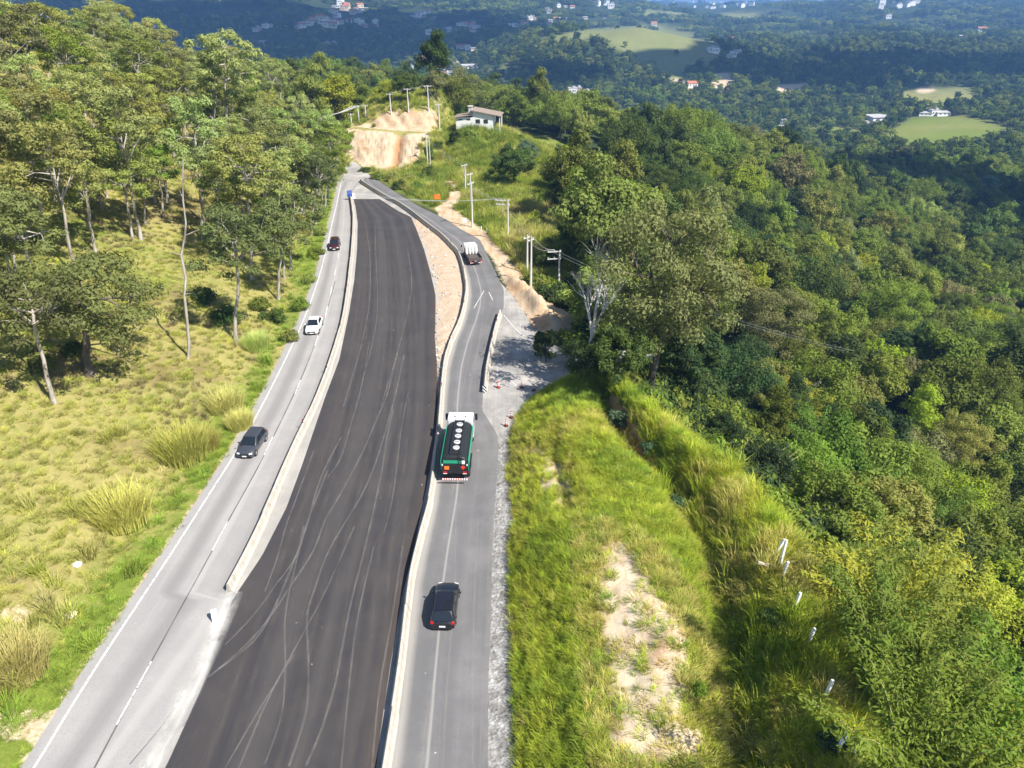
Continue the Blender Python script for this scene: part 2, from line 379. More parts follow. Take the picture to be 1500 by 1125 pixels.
FIELD = [  # open grass far off
 [(1300,132),(1420,127),(1440,148),(1375,160),(1320,150)],[(760,70),(790,58),(830,48),(900,38),(960,38),(1010,46),(1060,68),(1050,92),(1010,106),(990,128),(960,108),(925,88),(880,60),(850,58),(800,66)],
 [(1290,200),(1310,186),(1335,172),(1375,168),(1430,172),(1490,190),(1490,200),(1440,212),(1330,222)],[(1185,184),(1240,186),(1280,196),(1260,205),(1200,196)],
 [(418,28),(440,0),(482,0),(470,18),(440,26)],[(540,45),(560,42),(580,55),(560,60)],[(700,108),(745,98),(780,96),(730,115)],[(930,14),(1000,16),(1010,28),(940,26)],[(1050,20),(1110,18),(1110,30),(1060,30)],[(570,25),(600,10),(620,20),(600,34)]]
MIDG = [[(640,190),(735,183),(905,232),(945,250),(905,262),(840,262),(800,300),(850,355),(845,425),(790,420),(745,395),(712,352),(650,312),(600,292),(550,262),(610,248),(632,200)]]
def px_mask(px, py, polys, jit=3.0, seed=77):
    jx = px + jit * 4 * fbm(TXs / (TYs * .02), TYs / (TYs * .02) + np.log(TYs) * 40, seed); jy = py + jit * 3 * fbm(TXs / (TYs * .02) + 9, np.log(TYs) * 60, seed + 3)
    m = np.zeros(px.shape, bool)
    for P in polys: m |= in_poly(jx, jy, np.array(P, float))
    return m
TXs, TYs, TZs = TX.ravel(), TY.ravel(), TZ.ravel()
ppx, ppy = proj(TXs, TYs, TZs)
dirt = px_mask(ppx, ppy, DIRT); field = px_mask(ppx, ppy, FIELD, 1.2); midg = px_mask(ppx, ppy, MIDG, 3)
Exy = np.interp(TYs, EY, EX)
dcor = poly_dist(TXs, TYs, corr)
rightside = TXs > np.interp(TYs, [0, 60, 90, 187], [0, 0, -2, -45])
bank = rightside & (TYs < 76) & (TXs < Exy + 1.5)
forest = ((TYs > 225) | (rightside & ~bank)) & ~midg & ~field
forest |= (~rightside) & (TYs > 205)
cutzone = (TXs > -64) & (TXs < 8) & (TYs > 176) & (TYs < 238); forest &= ~cutzone
lush = np.where(bank, .82 + .9 * fbm(TXs / 7, TYs / 7, 61), .30 + 1.1 * fbm(TXs / 16, TYs / 16, 62))
lush = np.where(~rightside & (dcor < 5), lush + .45 * (1 - dcor / 5), lush)
lush = np.where(midg, .75 + .9 * fbm(TXs / 14, TYs / 14, 63), lush)
lush = np.where(field, .30 + .5 * fbm(TXs / 60, TYs / 60, 64) + .35 * in_poly(ppx, ppy, np.array([(1150,160),(1500,160),(1500,230),(1150,230)])), lush)
lush = np.clip(lush, 0, 1)
dirtv = np.where(dirt, 1.0, 0.0); dirtv = np.where(bank & (dcor < .5), .6, dirtv)
dirtv = np.maximum(dirtv, np.where(~rightside & (TYs < 200) & (dcor < .35), .7, 0))
def scorr(a, k=1):
    b = a.reshape(nr, ncl).astype(float)
    for _ in range(k):
        b[1:-1, 1:-1] = (b[1:-1, 1:-1] * 2 + b[:-2, 1:-1] + b[2:, 1:-1] + b[1:-1, :-2] + b[1:-1, 2:]) / 6
    return b.ravel()
redv = np.where(px_mask(ppx, ppy, [DIRT[5]]), 1.0, 0.0); redv = np.maximum(redv, np.where(px_mask(ppx, ppy, [DIRT[2]]), .22, 0))
toe_ = np.interp(TXs, [-46, -38, -30, -23, -17], [192, 187.5, 184, 181.5, 183]) + fbm(TXs / 5, TYs / 9, 51) * 3; up_ = TYs - toe_
redv = np.maximum(redv, np.where((TXs > -50) & (TXs < -15) & (TYs > 178) & (TYs < 226), .04 + .26 * smooth(12, 15, up_) + .9 * smooth(1.6, .5, np.abs(TXs + 29.5 - (TYs - 188) * .15)) * smooth(12, 8, up_), 0))
bench = (TXs > -48) & (TXs < -22) & (up_ > 9.6) & (up_ < 12.6) & (TYs < 226) & (TYs > 180); dirtv = np.where(bench, .25, dirtv)
COV = np.stack([scorr(dirtv, 4), scorr(lush), scorr(forest.astype(float), 2), scorr(redv, 2)], 1)
me = np_mesh('ground', V, Fq, smooth_shade=True)
ca = me.color_attributes.new('cover', 'FLOAT_COLOR', 'POINT'); ca.data.foreach_set('color', COV.astype(np.float32).ravel())
t = NT('ground_cover'); P = t.pos(); cov = t.attr('cover'); sp = t.n('ShaderNodeSeparateColor'); t.l(cov, sp.inputs[0])
n1 = t.noise(P, .9, 6, .65); n2 = t.noise(P, .12, 5, .6); n3 = t.noise(P, 4.5, 5, .7); nfar = t.noise(P, .03, 7, .72)
dry = t.mix(n1, (.285, .26, .085), (.19, .185, .05)); dry = t.mix(t.ramp(n3, [(.35, 0), (.7, 1)]), dry, (.36, .30, .12)); dry = t.mix(t.ramp(n2, [(.52, 0), (.66, .75)]), dry, (.16, .115, .055))
lsh = t.mix(n1, (.17, .21, .03), (.10, .15, .025)); lsh = t.mix(t.ramp(n3, [(.45, 0), (.75, .8)]), lsh, (.25, .27, .05))
fl = t.math('ADD', sp.outputs[1], t.math('MULTIPLY', t.math('SUBTRACT', n1, .5), .9)); grass = t.mix(t.ramp(fl, [(.3, 0), (.65, 1)]), dry, lsh)
wood = t.mix(t.ramp(nfar, [(.35, 0), (.65, 1)]), (.022, .040, .016), (.050, .068, .024)); wood = t.mix(t.ramp(t.noise(P, .006, 3), [(.55, 0), (.7, .6)]), wood, (.10, .11, .045))
soil = t.mix(n1, (.50, .40, .265), (.60, .51, .375)); soil = t.mix(t.ramp(t.noise(t.mapv(P, (1.5, .30, .5)), 1.0, 6, .7), [(.46, 0), (.6, .55)]), soil, (.36, .225, .125)); soil = t.mix(t.ramp(t.noise(t.mapv(P, (.16, .16, .45)), 1.0, 6, .7), [(.52, 0), (.66, .85)]), soil, (.40, .205, .095)); soil = t.mix(t.ramp(n3, [(.5, 0), (.75, .8)]), soil, (.62, .53, .41)); soil = t.mix(t.ramp(t.noise(P, 2.2, 6, .75), [(.56, 0), (.66, .55)]), soil, (.27, .19, .12))
dist_ = t.n('ShaderNodeSeparateXYZ'); t.l(P, dist_.inputs[0]); grass = t.mix(t.ramp(t.math('DIVIDE', dist_.outputs[1], 1500.0), [(.62, 0), (.75, .8)]), grass, t.mix(t.noise(P, .02, 6, .65), (.12, .15, .05), (.20, .215, .085))); soil = t.mix(t.math('MULTIPLY', t.attr('cover', 'Alpha'), t.math('ADD', .5, n1)), soil, t.mix(n3, (.44, .22, .095), (.34, .165, .075))); c = t.mix(sp.outputs[2], grass, wood)
fd = t.math('ADD', sp.outputs[0], t.math('MULTIPLY', t.math('SUBTRACT', t.noise(P, 1.7, 7, .75), .5), 1.5)); c = t.mix(t.ramp(fd, [(.36, 0), (.62, 1)]), c, soil)
hb = t.math('ADD', t.math('MULTIPLY', n3, .35), n1)
t.bsdf(c, .95, 0, .1, hb, .6, .12)
g = link('ground', me, t.m); tag(g, kind='structure')

# ------------------------------------------------------------------ road sheets
def strip(name, lp, rp, z, mt, y0, y1, nx=2, step=1.0, zf=None):
    lp, rp = np.asarray(lp, float), np.asarray(rp, float)
    o1, o2 = np.argsort(lp[:, 1]), np.argsort(rp[:, 1]); Y = np.arange(y0, y1 + step * .5, step)
    xl = np.interp(Y, lp[o1, 1], lp[o1, 0]); xr = np.interp(Y, rp[o2, 1], rp[o2, 0]); k = np.linspace(0, 1, nx)
    X = xl[:, None] * (1 - k) + xr[:, None] * k; YY = np.repeat(Y[:, None], nx, 1); ZZ = np.full(X.shape, z)
    if zf is not None: ZZ = ZZ + zf(X, YY, k[None, :] * np.ones_like(X))
    idx = np.arange(X.size).reshape(X.shape); F4 = np.stack([idx[:-1, :-1], idx[:-1, 1:], idx[1:, 1:], idx[1:, :-1]], -1).reshape(-1, 4)
    mw = np.mean(xr - xl); uv = np.stack([(k[None, :] * mw + 0 * X).ravel(), YY.ravel()], 1)
    o = link(name, np_mesh(name, np.stack([X.ravel(), YY.ravel(), ZZ.ravel()], 1), F4, uv, True), mt); return tag(o, kind='structure')
def smoothline(p, n=6):
    p = np.asarray(p, float); out = []
    for i in range(len(p) - 1):
        a, b, c, d = p[max(i - 1, 0)], p[i], p[i + 1], p[min(i + 2, len(p) - 1)]
        for k in range(n):
            t = k / n; out.append(.5 * ((2 * b) + (c - a) * t + (2 * a - 5 * b + 4 * c - d) * t * t + (3 * b - a - 3 * c + d) * t ** 3))
    out.append(p[-1]); return np.array(out)
def ribbon(name, pts, wdt, z, mt, parent=None, step=None):
    p = np.asarray(pts, float)[:, :2]; tn = np.gradient(p, axis=0); tn /= np.linalg.norm(tn, axis=1)[:, None] + 1e-9
    nrm = np.stack([-tn[:, 1], tn[:, 0]], 1); wd = np.asarray(wdt) if hasattr(wdt, '__len__') else np.full(len(p), wdt)
    l, r = p + nrm * wd[:, None] / 2, p - nrm * wd[:, None] / 2; n = len(p)
    V = np.zeros((2 * n, 3)); V[:n, :2] = l; V[n:, :2] = r; V[:, 2] = z
    F4 = [(n + i, n + i + 1, i + 1, i) for i in range(n - 1)]; s = np.concatenate([[0], np.cumsum(np.linalg.norm(np.diff(p, axis=0), axis=1))])
    uv = np.concatenate([np.stack([np.zeros(n), s], 1), np.stack([np.ones(n), s], 1)])
    return V, F4, uv
def ribbons(name, lst, z, mt):
    Vs, Fs, Us = [], [], []; b = 0
    for i, (p, wd) in enumerate(lst):
        V, F4, uv = ribbon('', p, wd, z + .0003 * (i % 9), mt); uv = uv + np.array([[i * 3.7, i * 11.3]]) * np.array([[0, 1]]); Vs.append(V); Fs.append(np.array(F4) + b); Us.append(uv); b += len(V)
    o = link(name, np_mesh(name, np.concatenate(Vs), np.concatenate(Fs), np.concatenate(Us)), mt); return tag(o, kind='structure')

def asphalt(name, c1, c2, streak, dust, dustc, fleck=.0, bands=()):
    t = NT(name); uv = t.coord('UV'); P = t.pos()
    st = t.noise(t.mapv(uv, (2.2, .035, 1)), 1.0, 6, .65, .1); st2 = t.noise(t.mapv(uv, (.55, .02, 1)), 1.0, 4, .6, .2); big = t.noise(P, .22, 7, .72); fine = t.noise(P, 9, 4, .75)
    col = t.mix(st, c1, c2); col = t.mix(t.ramp(st2, [(.35, 0), (.7, streak)]), col, tuple(np.array(c1) * .6))
    col = t.mix(t.ramp(big, [(.42, 0), (.66, dust)]), col, dustc); col = t.mix(t.ramp(t.noise(t.mapv(uv, (5, .06, 1)), 1.0, 5, .7), [(.56, 0), (.72, dust)]), col, dustc)
    col = t.mix(t.ramp(fine, [(.3, .35), (.6, 0)]), col, tuple(np.array(c1) * .55))
    if fleck: col = t.mix(t.ramp(t.noise(P, 2.6, 3, .5), [(.73, 0), (.76, fleck)]), col, (.6, .57, .52))
    for u0, hw, amt, bc in bands:
        sep = t.n('ShaderNodeSeparateXYZ'); t.l(uv, sep.inputs[0]); dd = t.math('ABSOLUTE', t.math('SUBTRACT', sep.outputs[0], u0))
        dd = t.math('ADD', dd, t.math('MULTIPLY', t.math('SUBTRACT', st2, .5), hw * .9)); col = t.mix(t.ramp(t.math('DIVIDE', dd, hw), [(.25, amt), (1, 0)]), col, bc)
    t.bsdf(col, .88, 0, .25, fine, .25, .02); return t.m
m_old = asphalt('old_asphalt', (.34, .325, .315), (.285, .272, .262), .2, .4, (.43, .41, .385), .6, ((2.1, .75, .7, (.20, .19, .185)), (3.6, .35, .35, (.42, .405, .385)), (5.6, .8, .5, (.21, .20, .195))))
m_right = asphalt('worn_asphalt', (.180, .174, .172), (.125, .123, .126), .55, .45, (.25, .24, .23), .7, ((1.2, .5, .5, (.12, .12, .122)), (2.9, .55, .5, (.125, .122, .125)), (.35, .5, .6, (.36, .34, .31)), (2.05, .12, .6, (.34, .33, .31))))
m_dark = asphalt('new_asphalt', (.060, .0555, .0575), (.034, .033, .037), .75, .36, (.095, .083, .076), .6, ((4.3, 1.0, .4, (.088, .08, .077)), (6.9, .7, .35, (.085, .078, .075)), (9.6, .6, .3, (.088, .078, .072)), (2.7, .5, .35, (.032, .031, .035)), (11.6, 1.4, .45, (.085, .058, .04)), (1.5, 1.2, .22, (.075, .06, .052))))
m_dusty = asphalt('dusty_concrete', (.31, .295, .27), (.38, .36, .33), .4, .6, (.46, .43, .39), .3)
m_junc = asphalt('junction_asphalt', (.33, .315, .295), (.22, .212, .205), .5, .9, (.50, .465, .42), .5)

b = MB(); b.v = [(p[0], p[1], 0.0) for p in corr]; b.f = [tuple(range(len(corr)))]
o = b.build('road_shoulder', m_junc); tag(o, kind='structure')
me = o.data; uvl = me.uv_layers.new(name='UVMap')
for lp in me.loops: uvl.data[lp.index].uv = me.vertices[lp.vertex_index].co.xy
lb = xy(wl(L_BAR)); dl = xy(wl(D_LEFT)); dr = xy(wl(D_RIGHT)); mb_ = xy(wl(M_BAR)); rr_ = xy(wl(R_RIGHT)); gr_ = xy(wl(G_RIGHT)); fr_ = xy(wl(FAR_RIGHT))
lcar = np.concatenate([[(dl[0][0] - 1.0, 4), (dl[0][0] - .85, 25), (-16.4, 38)], lb + np.array([[-.15, 0]])]); lcar[3:5, 0] -= .1
strip('left_carriageway', np.concatenate([[(Ledge[0][0], 4)], Ledge]), lcar, .012, m_old, 8, 168, 6, .8)
strip('dusty_verge', lcar + np.array([[.02, 0]]), np.concatenate([[(dl[0][0], 4)], dl]), .006, m_dusty, 8, 145, 4, .8)
strip('new_pavement', np.concatenate([[(dl[0][0], 4)], dl]), np.concatenate([[(dr[0][0], 4)], dr]), .022, m_dark, 8, float(at(530, 291)[1]), 12, .8)
rl = np.concatenate([[(mb_[0][0], 4)], mb_]); lane_r = xy(wl([(706,600),(708,570),(714,530),(726,480),(738,450),(738,425)]))
rrt = np.concatenate([[(rr_[0][0], 4)], rr_, [lane_r[0]], lane_r[1:], fr_[::-1][6:] if False else fr_[:8][::-1]])
strip('right_carriageway', rl, rrt[np.argsort(rrt[:, 1])], .014, m_right, 8, 172, 6, .8)
# bare strip of soil and stones between the new pavement and the middle barrier
m_soilstrip = NT('loose_soil'); t = m_soilstrip; P = t.pos(); n1 = t.noise(P, .5, 6, .7); n3 = t.noise(P, 3, 5, .7)
uvx = t.n('ShaderNodeSeparateXYZ'); t.l(t.coord('UV'), uvx.inputs[0])
cc = t.mix(n1, (.44, .33, .23), (.52, .43, .33)); cc = t.mix(t.ramp(n3, [(.48, 0), (.66, .85)]), cc, (.33, .22, .145)); cc = t.mix(t.ramp(t.math('ADD', uvx.outputs[0], t.math('MULTIPLY', n1, 1.6)), [(.9, .95), (1.9, 0)]), cc, t.mix(n3, (.30, .29, .28), (.47, .46, .44)))
t.bsdf(cc, .95, 0, .1, n3, .8, .15)
strip('soil_strip', dr + np.array([[.05, 0]]), mb_ - np.array([[.35, 0]]), .01, m_soilstrip.m, float(at(640, 612)[1]), float(at(602, 322)[1]), 9, .4,
      lambda X, Y, k: np.maximum(0, (.10 + fbm(X / .9, Y / .9, 5) * .5) * np.sin(np.pi * np.clip(k, 0, 1))))
t = NT('gravel'); P = t.pos(); vo = t.n('ShaderNodeTexVoronoi'); vo.inputs['Scale'].default_value = 4.5; t.l(P, vo.inputs['Vector'])
cc = t.mix(vo.outputs['Color'], (.20, .195, .19), (.47, .455, .435)); cc = t.mix(t.ramp(t.noise(P, 1.1, 5, .7), [(.40, 0), (.60, .85)]), cc, (.15, .14, .13)); t.bsdf(cc, .95, 0, .15, vo.outputs['Distance'], .9, .1); m_gravel = t.m
strip('gravel_gutter', np.concatenate([[(rr_[0][0], 4)], rr_]), np.concatenate([[(gr_[0][0], 4)], gr_]) + np.array([[.1, 0]]), .018, m_gravel, 8, 60, 9, .3,
      lambda X, Y, k: fbm(X / .5, Y / .5, 15) * .22 * smooth(0, .3, k) + .05 * k)
t = NT('road_paint'); P = t.pos(); nn = t.noise(P, 3.0, 6, .75); tr = t.n('ShaderNodeBsdfTransparent'); bb = t.n('ShaderNodeBsdfPrincipled'); bb.inputs['Base Color'].default_value = (.72, .71, .69, 1); bb.inputs['Roughness'].default_value = .7
mx = t.n('ShaderNodeMixShader'); t.l(t.ramp(nn, [(.34, .05), (.52, .9)]), mx.inputs[0]); t.l(tr.outputs[0], mx.inputs[1]); t.l(bb.outputs[0], mx.inputs[2]); t.l(mx.outputs[0], t.out.inputs['Surface']); m_paint = t.m
def decal(name, colr, lo, hi, amt, sc=(6, 1.5, 1)):
    t = NT(name); uv = t.coord('UV'); nn = t.noise(t.mapv(uv, sc), 1.0, 5, .75); P = t.pos(); n2 = t.noise(P, .35, 3)
    sx = t.n('ShaderNodeSeparateXYZ'); t.l(uv, sx.inputs[0]); edge = t.ramp(t.math('ABSOLUTE', t.math('SUBTRACT', sx.outputs[0], .5)), [(.05, 1), (.48, 0)])
    f = t.math('MULTIPLY', t.math('MULTIPLY', t.ramp(nn, [(lo, 0), (hi, 1)]), edge), t.math('MULTIPLY', t.ramp(n2, [(.3, .35), (.6, 1)]), amt))
    tr = t.n('ShaderNodeBsdfTransparent'); bb = t.n('ShaderNodeBsdfDiffuse'); bb.inputs['Color'].default_value = (*colr, 1)
    mx = t.n('ShaderNodeMixShader'); t.l(f, mx.inputs[0]); t.l(tr.outputs[0], mx.inputs[1]); t.l(bb.outputs[0], mx.inputs[2]); t.l(mx.outputs[0], t.out.inputs['Surface']); return t.m
m_dust = decal('tyre_dust', (.40, .375, .345), .38, .74, .62, (5, 1.1, 1)); m_tar = decal('dark_seam', (.10, .095, .09), .2, .4, .8, (2, .8, 1)); m_skid = decal('faint_dust', (.14, .125, .115), .3, .62, .5, (3, .5, 1))
edge_line = smoothline(Lw, 5); lst = [(edge_line, .15)]
DASH = [[(171,1062),(222,969)],[(311,807),(334,764)],[(387,667),(400,640)],[(432,577),(440,557)],[(461,507),(466,492)],[(476,466),(480,449)],[(484,432),(486,420)],[(490,404),(492,394)],[(495,378),(496,370)],[(99,1215),(135,1140)]]
for d in DASH: lst.append((np.linspace(xy(wl(d))[0], xy(wl(d))[1], 4), .11))
for d in ([(694,452),(709,426)],[(716,428),(722,440)],[(738,462),(760,487),(785,505),(803,545)],[(750,560),(768,575)]): lst.append((smoothline(xy(wl(d)), 4), .10))
ribbons('road_markings', lst, .030, m_paint)
seam = smoothline(xy(wl([(136,1130),(181,1045),(222,969),(311,807),(334,764),(387,667),(440,557),(465,494),(481,448),(491,412)])), 5)
ribbons('road_seams', [(seam + np.array([[.0, 0]]), .16), (smoothline(xy(wl([(190,1120),(240,1060),(285,995),(300,985)])), 5), .13)], .024, m_tar)
TR = [[(388,1120),(413,1045),(418,974),(418,903),(432,832),(452,761),(480,690)],[(423,1123),(448,1045),(452,974),(450,903),(462,860),(477,817),(498,778),(530,725),(550,679),(566,627),(580,575),(592,520)],[(448,1123),(473,1063),(491,1002),(500,956),(515,880),(536,797),(550,735),(560,687),(568,635),(576,601)],
 [(306,992),(356,949),(391,910),(427,857),(459,807),(477,761),(498,725),(530,665),(550,619),(568,575),(583,513)],[(320,981),(373,938),(402,890),(434,814),(452,761),(470,700),(500,640)],[(330,945),(370,903),(402,860),(434,814),(445,770)],[(388,867),(405,821),(420,768),(436,725),(460,660)],
 [(480,700),(500,669),(516,615),(528,575),(541,500)],[(562,783),(574,735),(582,679),(588,627),(598,575)],[(503,596),(530,503),(542,433),(541,367),(535,327)],[(521,596),(549,487),(553,433),(551,380),(549,327)],[(558,596),(583,513),(599,449),(603,407),(597,367)],[(545,1125),(556,1010),(575,900),(590,800)],[(350,1125),(400,1010),(470,880),(520,770)],[(500,1125),(512,1000),(525,900),(548,800)],[(330,1125),(380,1040),(430,960)]]
ribbons('dust_tracks', [(smoothline(xy(wl(p)), 5), .17 if i not in (1, 2, 3, 4) else .23) for i, p in enumerate(TR)], .028, m_dust)
FT = [[(300 + 26 * i, 1130), (345 + 24 * i, 1000), (420 + 17 * i, 800), (480 + 13 * i, 640), (520 + 9 * i, 480), (530 + 6.5 * i, 350)] for i in range(11)]
ribbons('faint_tracks', [(smoothline(xy(wl(p)), 5), .75) for p in FT], .025, m_skid)
m_whited = decal('white_dust', (.58, .56, .52), .22, .5, .95, (2, .5, 1))
ribbons('pale_dust', [(smoothline(xy(wl(p)), 6), w_) for p, w_ in (([(205,1140),(240,1080),(275,1010),(303,950),(330,890),(338,868)], 2.0), ([(225,1130),(262,1055),(292,995),(312,940)], 1.0))], .027, m_whited)
ribbons('lane_dust', [(smoothline(xy(wl(p)), 5), w_) for p, w_ in (([(648,1125),(655,1000),(666,850),(668,740)], .22), ([(622,1125),(634,1000)], .5), ([(680,620),(690,560),(702,500),(710,440)], .28), ([(672,620),(680,560),(692,500)], .22), ([(692,1120),(694,900),(700,760)], .2),
   ([(742,470),(765,510),(800,540)], .8), ([(735,500),(760,540),(790,560)], 1.2), ([(720,560),(760,545),(800,535)], .7), ([(708,590),(722,615),(732,640)], 1.6), ([(712,575),(722,520),(738,470),(742,430)], 1.3), ([(760,575),(790,545),(830,528)], 1.0), ([(745,600),(765,575),(800,560)], .6), ([(752,480),(778,512),(812,540)], .5), ([(728,640),(729,690),(723,760),(719,860),(717,960),(714,1120)], .9), ([(720,380),(760,440),(800,495),(830,512)], .7))], .026, m_dust)
# ------------------------------------------------------------------ foliage materials
def foliage(name, trans=.36, tint=(.24, .29, .055), tscale=.55, rough=.65, tmix=.45, vr=.5, inst=False):
    t = NT(name); oi = t.n('ShaderNodeObjectInfo'); co = t.coord('Object')
    hsv = t.n('ShaderNodeHueSaturation'); an = t.n('ShaderNodeAttribute'); an.attribute_type = 'INSTANCER'; an.attribute_name = 'tint'; t.l(an.outputs['Color'] if inst else oi.outputs['Color'], hsv.inputs['Color'])
    t.l(t.math('ADD', .488, t.math('MULTIPLY', oi.outputs['Random'], .024)), hsv.inputs['Hue'])
    t.l(t.math('ADD', 1 - vr / 2, t.math('MULTIPLY', t.math('FRACT', t.math('MULTIPLY', oi.outputs['Random'], 7.13)), vr)), hsv.inputs['Value'])
    n = t.noise(co, tscale, 4, .6); n2 = t.noise(co, 5.0, 2, .6)
    c = t.mix(t.ramp(n, [(.42, 0), (.68, tmix)]), hsv.outputs[0], t.mix(.5, hsv.outputs[0], tint))
    h2 = t.n('ShaderNodeHueSaturation'); t.l(c, h2.inputs['Color']); t.l(t.math('ADD', .62, t.math('MULTIPLY', n2, .76)), h2.inputs['Value']); c = h2.outputs[0]
    b = t.n('ShaderNodeBsdfPrincipled'); t.l(c, b.inputs['Base Color']); b.inputs['Roughness'].default_value = rough; b.inputs['Specular IOR Level'].default_value = .1
    tr = t.n('ShaderNodeBsdfTranslucent'); h3 = t.n('ShaderNodeHueSaturation'); t.l(c, h3.inputs['Color']); h3.inputs['Value'].default_value = 1.15; h3.inputs['Saturation'].default_value = 1.1; t.l(h3.outputs[0], tr.inputs['Color'])
    mx = t.n('ShaderNodeMixShader'); mx.inputs[0].default_value = trans; t.l(b.outputs[0], mx.inputs[1]); t.l(tr.outputs[0], mx.inputs[2]); t.l(mx.outputs[0], t.out.inputs['Surface']); return t.m
m_leaf = foliage('leaves'); m_blade = foliage('grass_blades', .34, (.42, .36, .12), .9, .6, .6); m_leaf_s = foliage('wood_leaves', inst=True); m_blade_s = foliage('cover_blades', .34, (.42, .36, .12), .9, .6, .6, inst=True)
def bark(name, c1, c2, sc):
    t = NT(name); co = t.coord('Object'); n = t.noise(t.mapv(co, (1, 1, .25)), sc, 5, .65); t.bsdf(t.mix(t.ramp(n, [(.35, 0), (.62, 1)]), c1, c2), .85, 0, .2, n, .5, .03); return t.m
m_pale = bark('pale_bark', (.22, .18, .14), (.50, .46, .40), 1.6); m_dark = bark('dark_bark', (.06, .048, .036), (.17, .14, .11), 2.2); m_cane = bark('bamboo_cane', (.30, .27, .09), (.42, .38, .17), 1.0); m_grey = bark('grey_twigs', (.40, .37, .34), (.68, .65, .60), 2.0)

def unit(v): return v / (np.linalg.norm(v, axis=-1, keepdims=True) + 1e-9)
def leaf_cards(C, N, size, r, aspect=.5, droop=0.0):
    """a small four-cornered leaf spray at each point of C facing N"""
    n = len(C); N = unit(N + r.normal(0, .38, (n, 3))); rnd = r.normal(0, 1, (n, 3)); rnd[:, 2] -= droop
    U = unit(np.cross(N, np.cross(rnd, N))); W = np.cross(N, U); s = np.asarray(size)[:, None] if hasattr(size, '__len__') else size
    a = C + U * s * .55; b = C + W * s * aspect * .5 + N * s * .06; c = C - U * s * .45; d = C - W * s * aspect * .5 + N * s * .06
    V = np.stack([a, b, c, d], 1).reshape(-1, 3); F4 = np.arange(4 * n).reshape(n, 4); return V, F4
class Tub:
    def __init__(s): s.V = []; s.F = []; s.b = 0
    def tube(s, P, rad, n=6):
        P = np.asarray(P, float); rad = np.asarray(rad, float); T = unit(np.gradient(P, axis=0)); ref = np.array([.31, .94, .12]); U = unit(np.cross(T, ref)); W = np.cross(T, U)
        an = np.arange(n) * 2 * math.pi / n
        ring = P[:, None] + (U[:, None] * np.cos(an)[None, :, None] + W[:, None] * np.sin(an)[None, :, None]) * rad[:, None, None]
        m = len(P); idx = np.arange(m * n).reshape(m, n); nx = np.roll(idx, -1, 1)
        s.V.append(ring.reshape(-1, 3)); s.F.append(np.stack([idx[:-1], nx[:-1], nx[1:], idx[1:]], -1).reshape(-1, 4) + s.b); s.b += m * n
    def mesh(s, name): return np_mesh(name, np.concatenate(s.V), np.concatenate(s.F), smooth_shade=True)
def curve(a, b, r, n=6, sag=.12, up=0.0):
    a, b = np.asarray(a, float), np.asarray(b, float); t = np.linspace(0, 1, n)[:, None]; L = np.linalg.norm(b - a)
    off = r.normal(0, sag * L * .5, 3); off[2] = abs(off[2]) * .5 + up * L
    return a + (b - a) * t + off * (4 * t * (1 - t)) * .5 + r.normal(0, .012 * L, (n, 3)) * (t * (1 - t) * 4)
def clump_points(c, rad, n, r, flat=.6, shell=.55):
    d = unit(r.normal(0, 1, (n, 3))); q = (shell + (1 - shell) * r.random(n)) ** 1 ; q = np.where(r.random(n) < .25, r.random(n), q)
    p = d * q[:, None] * rad * (1 + .25 * np.sin(d[:, :1] * 5 + d[:, 1:2] * 4 + c[0])); p[:, 2] *= flat
    nn = d.copy(); nn[:, 2] = nn[:, 2] * 1.1 + .35
    return c + p, unit(nn)
